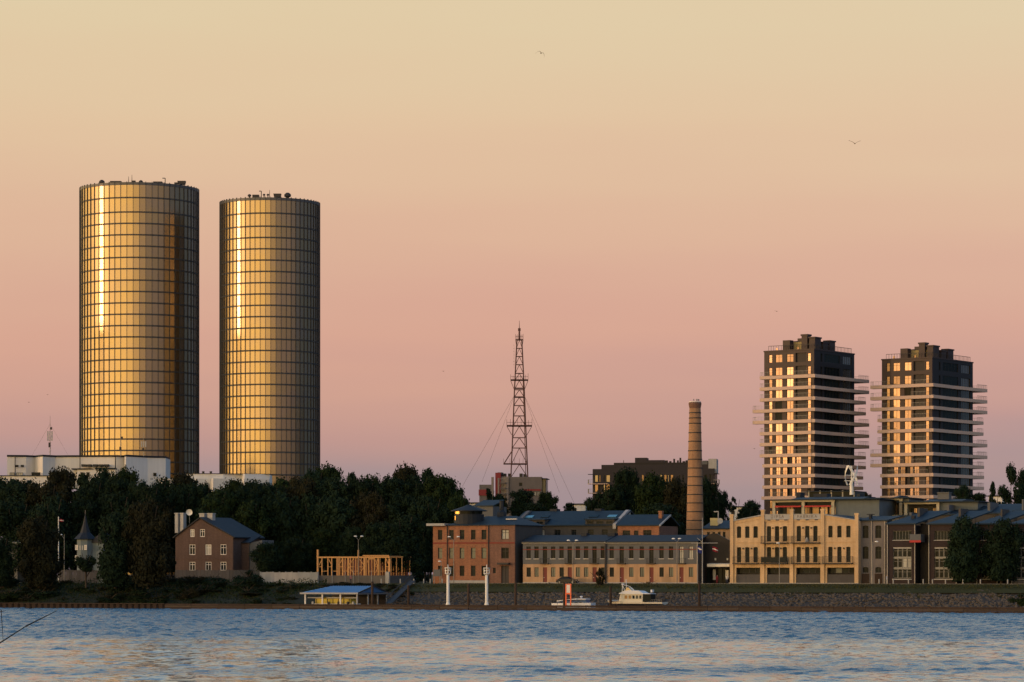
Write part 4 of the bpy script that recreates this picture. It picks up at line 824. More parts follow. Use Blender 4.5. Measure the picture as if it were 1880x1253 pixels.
# ------------------------------------------------------------------ dark monopitch row houses
RH = [(1629, 1681, 1704), (1705, 1757, 1792), (1793, 1832, 1856), (1857, 1905, 1925)]
RL = ['dark brick row house next to the grey annex, wholly in view', 'dark brick row house partly hidden by the left front tree', 'dark brick row house hidden behind the two front trees', 'dark brick row house cut off by the right edge']
for i, (a, b, c_) in enumerate(RH):
    s = Site(a, b, t=44); t_ = s.thing('row_house', RL[i], 'house', 'dark row houses by the promenade'); X, Z = s.X, s.Z; W_ = s.w
    hu = [(X(a) + W_ * .2, X(a) + W_ * .85, Z(992), Z(975))]; hl_ = [(X(a) + W_ * .2, X(a) + W_ * .85, Z(1063), Z(1005))]
    obj('wall', wall(MB(), 0, W_, 0, Z(963), 0, .5, hu + hl_), brick_dk, t_); obj('core', MB().box(.1, W_ - .1, 1.2, 12, 0, Z(965)), panel_black, t_)
    window(t_, *hu[0], .3, glass_dk, frame=metal_gr, nx=6, bw=.06); obj('sill', MB().box(hu[0][0] - .1, hu[0][1] + .1, -.1, 0, Z(993), Z(992)), concrete, t_)
    x0, x1, z0, z1 = hl_[0]
    for r_ in range(3):
        for q in range(4):
            za = z0 + (z1 - z0) * r_ / 3; xa = x0 + (x1 - x0) * q / 4; window(t_, xa + .03, xa + (x1 - x0) / 4 - .03, za + .15, za + (z1 - z0) / 3 - .15, .3, glass_cur if (i, r_, q) in ((0, 1, 2), (0, 1, 3)) else glass_dk, frame=metal_gr, nx=1, nz=2, bw=.07)
    for r_ in range(1, 3): za = z0 + (z1 - z0) * r_ / 3; obj('transom', MB().box(x0, x1, .24, .34, za - .14, za + .14), metal_gr, t_)
    obj('blind_box', MB().box(x0, x1, .1, .3, z1 - .3, z1), concrete, t_)
    obj('sill', MB().box(x0 - .1, x1 + .1, -.15, 0, z0 - .2, z0), concrete, t_)
    cw = s.X(c_) - W_
    obj('recess_wall', MB().box(W_, W_ + cw - .05, 3.5, 4, 0, Z(962)), panel_black, t_)
    obj('gutter_pipe', MB().rod((.1, -.12, 0), (.1, -.12, Z(963)), .11).rod((W_ - .1, -.12, 0), (W_ - .1, -.12, Z(963)), .11), metal_gr, t_)
    # roof plane leans up towards the back right
    zr = Z(948); zf = Z(963.5); D_ = 12
    rf = MB(); rf.add([(-.3, -.5, zf), (W_ + .2, -.5, zf), (W_ + 4.2, D_, zr + 1), (4.6, D_, zr + 1), (-.3, -.5, zf + .25), (W_ + .2, -.5, zf + .25), (W_ + 4.2, D_, zr + 1.25), (4.6, D_, zr + 1.25)], [(0, 3, 2, 1), (4, 5, 6, 7), (0, 1, 5, 4), (1, 2, 6, 5), (2, 3, 7, 6), (3, 0, 4, 7)])
    obj('roof', rf, roof_blue, t_)
    if i == 0:
        bx = obj('box_balcony', MB().box(X(1673.5), X(1694), -1.4, 1.5, Z(996), Z(981.5)), plaster_grey, t_); obj('red_edge', MB().box(X(1673.5) - .01, X(1694) + .01, -1.42, -1.3, Z(996.6), Z(992.5)), red_pan, bx)
        obj('chimney', MB().box(X(1663), X(1669), 4, 5, Z(956), Z(946)), roof_dark, t_)
    obj('roof_side_wall', MB().box(W_ * .78, W_ * .86, 6, 12, Z(958), Z(932 + i)), plaster_greydk, t_)
    s2 = Site(a + 10, b + 22, t=62); 
# second row of roofs behind
for i, (a, b, yt, yr, lab) in enumerate(((1650, 1716, 949, 944, 'left'), (1715, 1792, 946, 930, 'middle'), (1790, 1868, 944, 926, 'right'), (1862, 1910, 940, 920, 'edge'))):
    s = Site(a, b, t=66); t_ = s.thing('rear_row_house', 'rear row house with blue monopitch roof, %s of four behind the dark row' % {'left': 'first from left', 'middle': 'second from left', 'right': 'third from left', 'edge': 'last'}[lab], 'house', 'rear row houses'); X, Z = s.X, s.Z
    obj('wall', MB().box(0, s.w, 0, 10, 0, Z(yt)), plaster_greydk, t_)
    rf = MB(); z0 = Z(yt); z1 = Z(yr); W_ = s.w; rf.add([(-.3, -.4, z0), (W_ * .8, -.4, z0), (W_ + 1, 9, z1), (3, 9, z1), (-.3, -.4, z0 + .25), (W_ * .8, -.4, z0 + .25), (W_ + 1, 9, z1 + .25), (3, 9, z1 + .25)], [(0, 3, 2, 1), (4, 5, 6, 7), (0, 1, 5, 4), (1, 2, 6, 5), (2, 3, 7, 6), (3, 0, 4, 7)])
    obj('roof', rf, roof_blue, t_); obj('party_wall', MB().box(W_ * .30, W_ * .36, -.1, 7, z0, Z(yr - 3)), plaster_grey, t_)
    window(t_, W_ * .4, W_ * .75, z0 - 1.4, z0 - .3, -.12, glass_mid, nx=4)
# ------------------------------------------------------------------ penthouses behind the yellow factory
def penthouse(a, b, c_, yt, yb, t, label, awn, lit, posts, nroof=True):
    s = Site(a, b, t=t); t_ = s.thing('penthouse_house', label, 'building', 'glazed penthouses behind the factory'); X, Z = s.X, s.Z; W_ = s.w; We = s.X(c_)
    cream = M('cream_frame', (.42, .40, .31), var=.06)
    for p in posts: obj('pillar', MB().box(X(p) - .3, X(p) + .3, -.1, .4, 0, Z(yt + 5)), cream, t_)
    obj('beam', MB().box(-.3, W_ + .3, -.12, .42, Z(yt + 5), Z(yt + 1.5)), cream, t_)
    obj('base_wall', MB().box(0, W_, .1, .4, 0, Z(yb)), cream, t_)
    obj('side_wing', MB().box(W_ + .3, We, .5, 12, 0, Z(yt + 2)), M('blue_grey_cladding', (.12, .15, .175), streak=.1), t_)
    obj('back_room', MB().box(0, W_ + .3, 2.8, 11.8, 0, Z(yt + 2)), plaster_greydk, t_)
    n_ = 7
    for i in range(n_):
        x0 = W_ * i / n_; window(t_, x0 + .1, x0 + W_ / n_ - .1, Z(yb), Z(yt + 11), 2.6, glass_flat if lit[i % len(lit)] else glass_dk, nx=1 + i % 2, bw=.12)
    if awn:
        for p, q in zip(posts, posts[1:]): obj('red_awning', MB().poly_x([(-.5, Z(yt + 14.5)), (.05, Z(yt + 12.5)), (.05, Z(yt + 11.5)), (-.5, Z(yt + 12))], X(p) + .35, X(q) - .35), red_pan, t_)
        obj('transom_glass', MB().box(0, W_, .9, 1.0, Z(yt + 11), Z(yt + 6)), glass_dk, t_)
    obj('roof', MB().box(-1.6, We + .6, -.9, 12.6, Z(yt + 1.5), Z(yt)).poly_x([(-.8, Z(yt)), (12.5, Z(yt)), (8, Z(yt - 4.5)), (4, Z(yt - 4.5))], 4, We - 3), roof_blue, t_)
    return s, t_
s, t_ = penthouse(1420, 1530, 1613, 917, 946, 64, 'cream framed penthouse with red awnings above the yellow factory', True, (0, 1, 0, 1, 1, 1, 1), (1421, 1474.5, 1529))
for p, q, y in ((1448, 1456, 903), (1480, 1505, 906), (1560, 1566, 907)): obj('roof_structure', MB().box(s.X(p), s.X(q), 5, 8, s.Z(917), s.Z(y)), roof_dark, t_)
penthouse(1612, 1655, 1668, 914, 946, 74, 'flat roofed glazed penthouse with slatted front, middle of the three', False, (0, 1, 1), (1654,))
s, t_ = penthouse(1662, 1722, 1794, 921, 946, 70, 'flat roofed glazed penthouse with grey wing, rightmost of the three', False, (0, 1, 0, 1), (1663, 1722))
obj('chimney', MB().box(s.X(1712), s.X(1733), 4, 6, s.Z(921), s.Z(905)).box(s.X(1711), s.X(1734), 3.8, 6.2, s.Z(905), s.Z(903.5)), plaster_grey, t_)
s = Site(1485, 1568, t=84); t_ = s.thing('glass_roof_box', 'dark glazed roof storey beneath the wind turbine', 'building'); obj('wall', MB().box(0, s.w, 0, 8, 0, s.Z(903)), glass_dk, t_)
for i in range(5): x = s.w * i / 4; obj('post', MB().box(x - .15, x + .15, -.1, 0, s.Z(914), s.Z(901)), metal_gr, t_)
obj('roof', MB().box(-.4, s.w + .4, -.6, 8.3, s.Z(903), s.Z(902)), roof_blue, t_)
# helical wind turbine
tz = s.Z(907) + GZ; p = bank(1563.5, 82, tz); m = p.y / F
wt = thing('wind_turbine', 'white helical wind turbine on the roof before the dark towers', 'wind turbine', p, -.2)
zt_ = lambda y: (907 - y) * m
obj('mast', MB().rod((0, 0, -.3), (0, 0, zt_(884)), .42, .36, n=12), white_paint, wt); obj('shaft', MB().rod((0, 0, zt_(884)), (0, 0, zt_(857)), .14, n=8), white_paint, wt)
for k in range(3):
    mb = MB(); pr = None; n = 14
    for i in range(n + 1):
        f = i / n; a = 1.7 * f + k * 2 * math.pi / 3 + .35; rr = 1.35 * (1 - .12 * (2 * f - 1) ** 2); z_ = zt_(892) + (zt_(856) - zt_(892)) * f
        c0 = Vector((math.cos(a) * rr, math.sin(a) * rr, z_)); ta = Vector((-math.sin(a), math.cos(a), 0)); ra = Vector((math.cos(a), math.sin(a), 0)); wd = .30
        q = [c0 - ta * wd, c0 + ra * .08, c0 + ta * wd, c0 - ra * .08]
        mb.v += [tuple(v) for v in q]
        if i: 
            o_ = 4 * (i - 1)
            for j in range(4): mb.f.append((o_ + j, o_ + (j + 1) % 4, o_ + 4 + (j + 1) % 4, o_ + 4 + j))
    obj('blade', mb, white_paint, wt)
    a = 2.6 * .5 + k * 2 * math.pi / 3 + .35; obj('strut', MB().rod((0, 0, zt_(874)), (math.cos(a) * 1.5, math.sin(a) * 1.5, zt_(874)), .07).rod((0, 0, zt_(884)), (math.cos(a - .6) * 1.5, math.sin(a - .6) * 1.5, zt_(884)), .07), white_paint, wt)
# thin sliver of white buildings between the trees
for a, b, yt, D, lab in ((1045, 1075, 927, 760, 'low white building between the trees left of the chimney'), (1338, 1362, 932, 760, 'low white building right of the chimney behind the trees'), (1815, 1840, 912, 780, 'white building glimpsed through the trees at the right'), (862, 880, 925, 690, 'pale house gable beside the lantern roof')):
    s = Site(a, b, D=D, rot=R(20)); q = s.thing('white_building', lab, 'building'); obj('wall', MB().box(0, s.w, 0, 6, 0, s.Z(yt)), concrete_white, q); obj('roof', MB().box(-.3, s.w + .3, -.3, 6.3, s.Z(yt), s.Z(yt) + .3), roof_dark, q)
    window(q, s.w * .2, s.w * .45, s.Z(yt) - 2, s.Z(yt) - .8, -.12, glass_dk)
s = Site(872, 905, D=685, rot=PH); q = s.thing('blue_grey_house', 'blue grey house with tiled roof behind the brick office', 'house'); obj('wall', MB().box(0, s.w, 0, 8, 0, s.Z(930)), plaster_grey, q); obj('roof', slab_roof(MB(), -.3, s.w + .3, -.4, s.Z(930), 6, s.Z(919)), roof_blue, q)
# ------------------------------------------------------------------ houses on the left
s = Site(322, 428, t=70); t_ = s.thing('brick_gable_house', 'brown brick house with white windows and four chimneys', 'house'); X, Z = s.X, s.Z; W_ = s.w
wn = [(X(349), X(357), Z(986), Z(972)), (X(367), X(376), Z(986), Z(972))] + [(X(p), X(p + 11), Z(1019), Z(1000)) for p in (315, 347.5, 377, 404.5)] + [(X(p), X(p + 11), Z(1048), Z(1032)) for p in (347.5, 377, 404.5)]
wn = [h for h in wn if h[0] > 0.2]
obj('wall', wall(MB(), 0, W_, 0, Z(987), 0, .5, [h for h in wn if h[3] < Z(987)]), brick_house, t_)
g = MB(); ap = X(368); 
wall(g, X(345), X(380), Z(987), Z(970), 0, .5, wn[:2]); g.poly_y([(0, Z(987)), (X(345), Z(987)), (X(345), Z(966))], 0, .5).poly_y([(X(380), Z(987)), (W_, Z(987)), (X(380), Z(961))], 0, .5).poly_y([(X(345), Z(970)), (X(380), Z(970)), (X(380), Z(961)), (X(368), Z(953)), (X(345), Z(966))], .003, .5)
obj('gable', g, brick_house, t_)
for i, h in enumerate(wn): window(t_, *h, .08, glass_cur if i in (0, 3) else glass_dk, frame=frame_wt, nx=2, nz=2, bw=.14)
obj('side_wall', MB().box(W_ - .5, W_, .5, 14, 0, Z(987)), brick_house, t_); obj('side_wall', MB().box(0, .5, .5, 14, 0, Z(987)), brick_house, t_)
obj('string_course', MB().box(-.02, W_ + .02, -.08, 0, Z(1027), Z(1025)), brick_house, t_)
rf = MB()
for (xa, za, xb, zb) in ((-.5, Z(988.5), ap, Z(951.5)), (W_ + .5, Z(988.5), ap, Z(951.5))):
    rf.add([(xa, -.4, za), (xb, -.4, zb), (xb, 14.4, zb), (xa, 14.4, za), (xa, -.4, za + .25), (xb, -.4, zb + .25), (xb, 14.4, zb + .25), (xa, 14.4, za + .25)], [(0, 1, 2, 3), (4, 7, 6, 5), (0, 4, 5, 1), (1, 5, 6, 2), (2, 6, 7, 3), (3, 7, 4, 0)])
obj('roof', rf, roof_dark, t_)
for p, yt, yb in ((309, 941, 962), (319, 941, 960), (354, 942, 956), (369, 942, 958)):
    obj('chimney', MB().box(X(p), X(p + (5.5 if p < 340 else 9)), 3, 4.4, Z(yb + 16), Z(yt + 2)).box(X(p) - .1, X(p + (5.5 if p < 340 else 9)) + .1, 2.9, 4.5, Z(yt + 2), Z(yt)), concrete, t_)
dsh = thing('satellite_dish', 'round white satellite dish above the brown brick house roof', 'satellite dish', tuple(s.o + Vector((math.cos(PH) * X(332), -math.sin(PH) * X(332), 0)) + V * 4 + Vector((0, 0, Z(952)))), 0)
d_ = obj('dish', MB().lathe([(.05, 0), (.45, .06), (.7, .2), (.72, .24), (.45, .12), (.05, .05)], 16), white_paint, dsh, (0, -.3, 1.5)); d_.rotation_euler = (R(100), 0, 0); obj('pole', MB().rod((0, 0, -1), (0, 0, 1.5), .06), metal_gr, dsh)
s2 = Site(428, 480, t=74); t_ = s2.thing('brick_outbuilding', 'low brown outbuilding beside the brown brick house', 'building'); obj('wall', MB().box(0, s2.X(457), 0, 7, 0, s2.Z(997)), brick_house, t_); obj('annex', MB().poly_y([(s2.X(457), 0), (s2.w, 0), (s2.w, s2.Z(992)), (s2.X(457), s2.Z(998))], .3, 6), plaster_grey, t_); obj('roof', slab_roof(MB(), -.2, s2.X(460), -.3, s2.Z(998), 5, s2.Z(985)), roof_dark, t_)
# turreted house
s = Site(135, 162, t=66); t_ = s.thing('turret_house', 'pale blue wooden house with pointed dark turret roof', 'house'); X, Z = s.X, s.Z; blw = M('blue_wood', (.13, .17, .19), streak=.1)
rr = s.w / 2; obj('turret', MB().lathe([(rr, 0), (rr, Z(991))], 8, rr, rr), blw, t_); obj('turret_roof', MB().lathe([(rr + .7, Z(990)), (rr * .6, Z(978)), (rr * .28, Z(962)), (.05, Z(943))], 8, rr, rr), roof_dark, t_)
obj('body', MB().box(rr, s.X(182), rr, rr + 8, 0, Z(996)), blw, t_); obj('gable_roof', MB().poly_y([(rr * 1.6, Z(997)), (s.X(184), Z(997)), (s.X(178), Z(978))], rr - .3, rr + 8), roof_dark, t_); obj('spire', MB().rod((rr, rr, Z(944)), (rr, rr, Z(937)), .05), metal_gr, t_)
for a, y0, y1, gl in ((136.5, 1010, 1001, glass_cur), (136.5, 1030, 1020, glass_dk), (146, 1010, 1002, glass_dk), (154, 1010, 1001, glass_cur)): window(t_, X(a), X(a + 5), Z(y0), Z(y1), rr * .05 if a > 140 else .35, gl, frame=frame_wt, bw=.12)
s = Site(4, 32, t=80); t_ = s.thing('blue_roof_cottage', 'cottage with pale blue roof at the left edge', 'house'); X, Z = s.X, s.Z
obj('wall', MB().box(0, s.w, 0, 9, 0, Z(997)), plaster_grey, t_); obj('roof', slab_roof(slab_roof(MB(), -.3, s.w + 1.2, -.5, Z(998), 4.5, Z(978)), -.3, s.w + 1.2, 9.5, Z(998), 4.51, Z(978)), M('pale_roof', (.20, .25, .30), rough=.5), t_); obj('chimney', MB().box(X(22), X(30), 3.8, 5.2, Z(985), Z(968)).box(X(21), X(31), 3.6, 5.4, Z(971), Z(968)), concrete, t_)
obj('aerial', MB().rod((X(33), 4.5, Z(978)), (X(33), 4.5, Z(945)), .04).rod((X(29), 4.5, Z(949)), (X(37), 4.5, Z(949)), .05).rod((X(30), 4.5, Z(957)), (X(40), 4.5, Z(957)), .05), metal_gr, t_)
s = Site(528, 600, t=120); t_ = s.thing('dark_roof_house', 'house with big dark slate roof among the trees', 'house'); obj('wall', MB().box(0, s.w, 0, 10, 0, s.Z(1005)), brick_house, t_); obj('roof', slab_roof(MB(), -.5, s.w + .5, -.5, s.Z(1006), 8, s.Z(966)), roof_dark, t_)
# ------------------------------------------------------------------ breakwater
def sline(px, t=0): q = bank(px, t, 0); return (q - O0).dot(U)
sA, sM, sB = sline(-60), sline(303), sline(1960)
bw = thing('timber_breakwater', 'long low timber breakwater floating in front of the stone bank', 'breakwater', (0, 0, 0)); bw2 = thing('sheet_pile_wall', 'dark rusty sheet pile wall along the left water edge', 'retaining wall', (0, 0, 0))
beam = [MB().box(.03, 5.97, -.18 + dy, .2 + dy, 0, .34) for dy in (0, .03, -.02)]
bm_ = []
for b_ in beam: q = b_.mesh('beam'); q.materials.append(wood_old); bm_.append(q)
wood_tan = M('timber_weathered', (.06, .046, .034), var=.3, scale=.7, fine=.25, orand=.3, bump=.3); bt = MB().box(.03, 5.97, -.2, .25, 0, .34).mesh('beam'); bt.materials.append(wood_tan)
n = int((sB - sM) / 6) + 1
for i in range(n):
    for j in range(3):
        s_ = sM + i * 6 + (j % 2) * 0; p = O0 + U * s_; z = .02 + j * .37 + random.uniform(-.02, .02)
        obj('beam', bt if j == 1 else random.choice(bm_), None, bw, (p.x, p.y, z), -PH + random.uniform(-.002, .002))
    p = O0 + U * (sM + i * 6) + V * .9; obj('walkway_plank', MB().box(0, 5.98, -.6, .6, 1.0, 1.08), wood_old, bw, (p.x, p.y, 0), -PH)
n = int((sM - sA) / 1.4)
sp = MB().poly_z([(0, 0), (.35, -.3), (1.0, -.3), (1.35, 0), (1.35, .1), (0, .1)], -.5, 1.0).mesh('sheet_pile'); sp.materials.append(rust)
for i in range(n): p = O0 + U * (sA + i * 1.4); obj('sheet_pile', sp, None, bw2, (p.x, p.y, random.uniform(-.05, .02)), -PH)
p = O0 + U * sA; obj('capping_beam', MB().box(0, sM - sA, -.45, .3, 1.0, 1.12), wood_old, bw2, (p.x, p.y, 0), -PH)
# mooring piles
for px, yt, lab in ((860, 1073, 'thin dark mooring pile between the two white beacon posts'), (946.5, 1068, 'dark mooring pile right of the second white beacon post'), (1036, 1070, 'dark mooring pile just behind the red framed notice'), (1121, 1077, 'short dark mooring pile at the bow of the cream cruiser'), (1284, 1068, 'thick dark pile below the blue flag'), (683.5, 1068, 'thick dark pile at the gable of the blue roofed boathouse'), (750, 1075, 'dark pile beside the gangway')):
    p = bank(px, 3, 0); h = H + (YH - yt) * p.y / F; t_ = tag(obj('mooring_pile', MB().lathe([(.26, -1), (.24, h - .15), (.18, h)], 10), wood_old, None, p), lab, 'mooring pile', 'dark mooring piles')
# white beacons
for px, lab in ((822.5, 'left white lattice headed beacon post on the breakwater'), (893.5, 'right white lattice headed beacon post on the breakwater')):
    p = bank(px, 1.0, 0); m = p.y / F; t_ = thing('beacon_post', lab, 'beacon', (p.x, p.y, 1.08), -PH, 'white beacon posts on the breakwater'); zz = lambda y: (1111 - y) * m
    obj('post', MB().lathe([(.42, 0), (.42, .15), (.30, .5), (.27, zz(1060)), (.25, zz(1056))], 14), white_paint, t_); obj('spike', MB().rod((0, 0, zz(1056)), (0, 0, zz(1037)), .13, .08), white_paint, t_)
    hd = MB()
    for a in range(6): x, y = math.cos(a * 1.047) * .55, math.sin(a * 1.047) * .55; hd.rod((x * .3, y * .3, zz(1057)), (x, y, zz(1053)), .06).rod((x, y, zz(1053)), (x, y, zz(1043)), .06)
    obj('cage', hd, white_paint, t_)
    for z_ in (1043, 1048, 1053): obj('ring', MB().lathe([(.6, zz(z_) - .06), (.6, zz(z_) + .06), (.5, zz(z_) + .06), (.5, zz(z_) - .06)], 12), white_paint, t_)
    obj('lamp', MB().box(-.62, -.3, -.25, .25, zz(1046), zz(1042.5)).box(.3, .62, -.25, .25, zz(1046), zz(1042.5)), concrete, t_)
# red framed notice
p = bank(1043.5, .5, 1.08); m = p.y / F; t_ = thing('notice_sign', 'white notice in a bright red frame on two legs on the breakwater', 'sign', p, -PH); zz = lambda y: (1112 - y) * m
for x in (-.47, .47): obj('leg', MB().box(x - .11, x + .11, -.08, .08, 0, zz(1072.5)), orange_post, t_)
obj('cross_bar', MB().box(-.36, .36, -.07, .07, zz(1091.5), zz(1089)), orange_post, t_); obj('cross_bar', MB().box(-.36, .36, -.07, .07, zz(1074), zz(1072.5)), orange_post, t_); obj('board', MB().box(-.355, .355, -.06, -.02, zz(1088.9), zz(1074.1)), frame_wt, t_)
# ------------------------------------------------------------------ boathouse with blue roof
s = Site(560, 712, t=9, z=0); 
s = Site(557, 657, t=8, z=.6); t_ = s.thing('boathouse', 'open floating boathouse with bright blue gabled roof', 'boathouse'); X, Z = s.X, s.Z; W_ = s.w; Dg = 13
ze, zr = Z(1088.5), Z(1076.5); ind = X(583)
obj('roof', MB().add([(-.3, -.5, ze), (W_ + .3, -.5, ze), (W_ + .3, Dg / 2, zr), (ind, Dg / 2, zr), (-.3, Dg + .5, ze), (W_ + .3, Dg + .5, ze)], [(0, 1, 2, 3), (3, 2, 5, 4), (0, 3, 4)]).add([(-.3, -.5, ze - .12), (W_ + .3, -.5, ze - .12), (W_ + .3, Dg + .5, ze - .12), (-.3, Dg + .5, ze - .12)], [(0, 3, 2, 1)]), roof_light, t_)
for i in range(22): x = .3 + i * (W_ - .2) / 22; a = min(1, x / ind) if ind > 0 else 1; obj('roof_seam', MB().add([(x, -.5, ze + .02), (x + .07, -.5, ze + .02), (x + .07, -.5 + (Dg / 2 + .5) * a, ze + (zr - ze) * a + .03), (x, -.5 + (Dg / 2 + .5) * a, ze + (zr - ze) * a + .03), (x + .035, -.5, ze + .09), (x + .035, -.5 + (Dg / 2 + .5) * a, ze + (zr - ze) * a + .10)], [(0, 3, 5, 4), (1, 4, 5, 2), (0, 4, 1)]), roof_light, t_)
obj('gable_sheet', MB().poly_x([(-.2, ze), (Dg + .2, ze), (Dg / 2, zr - .1)], W_ + .1, W_ + .2), M('blue_sheet', (.05, .13, .27), var=.12), t_); obj('verge', MB().poly_x([(-.6, ze - .15), (Dg / 2, zr - .1), (Dg / 2, zr + .15), (-.6, ze + .1)], W_ + .3, W_ + .4).poly_x([(Dg / 2, zr - .1), (Dg + .6, ze - .15), (Dg + .6, ze + .1), (Dg / 2, zr + .15)], W_ + .3, W_ + .4), metal_dk, t_)
obj('fascia', MB().box(-.45, W_ + .32, -.66, -.5, Z(1091.3), Z(1088.2)), concrete, t_); obj('side_fascia', MB().box(W_ + .31, W_ + .45, -.3, Dg + .3, ze - .35, ze - .12), metal_gr, t_)
for px in (561.5, 593, 626, 656.5): obj('post', MB().box(X(px) - .13, X(px) + .13, -.35, -.1, 0, ze - .1), frame_wt if px < 650 else concrete, t_)
for y in (4.5, 9, Dg): obj('post', MB().box(W_ - .1, W_ + .12, y - .12, y + .12, 0, ze - .1), concrete, t_)
obj('back_wall', MB().box(0, W_, Dg - .2, Dg, 0, ze - .15), panel_black, t_); obj('deck', MB().box(-.6, W_ + .6, -.6, Dg + .6, -.3, .12), wood_old, t_)
for a, b in ((563, 592), (597, 626), (630, 655)): obj('cover_hoop', MB().box(X(a), X(b), .4, .55, Z(1098.8), Z(1097)), concrete, t_)
# yellow covered boat inside
yel = M('yellow_cover', (.52, .42, .07), rough=.6, var=.2, scale=1); q = thing('covered_boat', 'moored boat under yellow cover inside the blue roofed boathouse', 'boat', s.o + Vector((0, 0, 0)), -PH)
obj('cover', MB().poly_x([(.8, .55), (4, .55), (4, Z(1098.5)), (2.4, Z(1096.5)), (.8, Z(1099.5))], X(576), X(640)), yel, q); obj('hull', MB().poly_x([(1.1, -.2), (3.8, -.2), (4.1, .55), (.8, .55)], X(572), X(646)), frame_wt, q)
for i in range(7): x = X(578 + i * 10); obj('cover_rib', MB().box(x - .05, x + .05, .70, .79, .55, Z(1100)), metal_dk, q)
for px in (574, 603, 621, 638, 648): tag(obj('fender_barrel', MB().lathe([(.2, .12), (.24, .3), (.24, .8), (.2, .95)], 10), concrete if px in (574, 648) else metal_dk, None, s.o + U * X(px) + V * .1), {574: 'pale barrel at the left post of the boathouse', 603: 'dark barrel before the yellow boat cover, leftmost of the three dark ones', 621: 'dark barrel before the yellow boat cover, middle of the three dark ones', 638: 'dark barrel before the yellow boat cover, rightmost of the three dark ones', 648: 'pale barrel at the right post of the boathouse'}[px], 'barrel', 'barrels on the boathouse deck')
# gangway
a = bank(708, 14, 1.2); b_ = bank(752, 36, GZ + .6); t_ = thing('gangway', 'steep dark gangway from the boathouse up to the quay', 'gangway', (0, 0, 0))
for d in (Vector((0, 0, 0)), U * 1.3): obj('side_truss', MB().rod(a + d, b_ + d, .1).rod(a + d + Vector((0, 0, 1)), b_ + d + Vector((0, 0, 1)), .06), metal_dk, t_)
k_ = MB(); [k_.rod(a.lerp(b_, i / 14), a.lerp(b_, i / 14) + Vector((0, 0, 1)), .035, n=4) for i in range(15)]; obj('balusters', k_, metal_dk, t_); obj('walkway', MB().add([a, a + U * 1.3, b_ + U * 1.3, b_, a - Vector((0, 0, .12)), a + U * 1.3 - Vector((0, 0, .12)), b_ + U * 1.3 - Vector((0, 0, .12)), b_ - Vector((0, 0, .12))], [(0, 1, 2, 3), (7, 6, 5, 4), (0, 4, 5, 1), (1, 5, 6, 2), (2, 6, 7, 3), (3, 7, 4, 0)]), metal_dk, t_)
# ------------------------------------------------------------------ boats
def hull(L_, B_, zb, zd_bow, zd_st, ch=.72, n=16):
    mb = MB(); secs = []
    for i in range(n + 1):
        f = i / n; x = L_ * f                     # bow at x=0
        wd = B_ / 2 * (1 - (1 - min(1, f / .45)) ** 2.2) ** .9 if f < .45 else B_ / 2 * (1 - .12 * (f - .45))
        wd = max(wd, .03); zd = zd_bow + (zd_st - zd_bow) * min(1, f * 1.4)
        rake = (1 - f) ** 3 * .8
        secs.append([(x + rake, 0, zb), (x + rake * .6, wd * ch, zb + .25), (x, wd, zd), (x, -wd, zd), (x + rake * .6, -wd * ch, zb + .25)])
    for q in secs: mb.v += q
    for i in range(n):
        for j in range(5): k = (j + 1) % 5; mb.f.append((i * 5 + j, i * 5 + k, i * 5 + 5 + k, i * 5 + 5 + j))
    mb.f.append((0, 4, 3, 2, 1)); mb.f.append(tuple(n * 5 + j for j in range(5))); return mb
hull_wt = M('hull_cream', (.62, .60, .50), rough=.4, var=.04); hull_dk = M('hull_navy', (.012, .016, .03), rough=.3); wh2 = M('hull_white', (.66, .70, .74), rough=.4, var=.05); bl2 = M('boat_blue', (.04, .10, .22), rough=.35)
p = bank(1115, 6, 0); s = Site(1115, 1221, t=6, z=0); t_ = s.thing('cabin_cruiser', 'cream cabin cruiser with navy hull bottom and flybridge', 'boat'); X, Z = s.X, s.Z; L_ = s.w; Bm = 3.4
z1 = Z(1108.5); obj('hull', hull(L_, Bm * .66, -.3, z1 - .05, z1 - .35), hull_dk, t_); hb = hull(L_, Bm + .08, Z(1111), Z(1103.5), Z(1105.8), ch=.97); obj('topsides', hb, hull_wt, t_)
obj('bow_bulwark', hull(L_ * .27, Bm, z1 + .1, Z(1102), Z(1104)), hull_wt, t_)
yc = -Bm / 2 + .35; cab = MB().poly_y([(X(1140), Z(1106)), (X(1184), Z(1106)), (X(1184.5), Z(1091)), (X(1144), Z(1091))], yc, -yc); obj('cabin', cab, hull_wt, t_)
for a, b, g in ((1151, 1157, glass_cur), (1158.5, 1164, glass_cur), (1165.5, 1170.5, glass_dk), (1172, 1176.5, glass_dk), (1178, 1182.5, glass_dk)): window(t_, X(a), X(b), Z(1100), Z(1093), yc - .1, M('cabin_window_amber', (.30, .17, .05), rough=.3) if g is glass_cur else g, frame=hull_wt, nx=1, bw=.05)
obj('cabin_roof', MB().poly_y([(X(1142), Z(1091)), (X(1199), Z(1091)), (X(1199), Z(1090)), (X(1186), Z(1089.5)), (X(1178), Z(1085)), (X(1160), Z(1084)), (X(1150), Z(1085.5)), (X(1142), Z(1089.5))], yc - .25, -yc + .25), wh2, t_)
obj('aft_canopy', MB().box(X(1184.6), X(1199), yc + .1, -yc - .1, Z(1104), Z(1091)), glass_dk, t_)
k_ = MB().rod((X(1144), -.5, Z(1089)), (X(1144.5), -.5, Z(1073)), .06).rod((X(1149.5), -.5, Z(1086)), (X(1144.5), -.5, Z(1074)), .06).rod((X(1150), 0, Z(1086)), (X(1149.5), 0, Z(1064)), .07).rod((X(1144.5), -.5, Z(1074)), (X(1158), -.5, Z(1077)), .05).rod((X(1158), -.5, Z(1077)), (X(1166), -.5, Z(1084)), .05); obj('radar_arch', k_, wh2, t_)
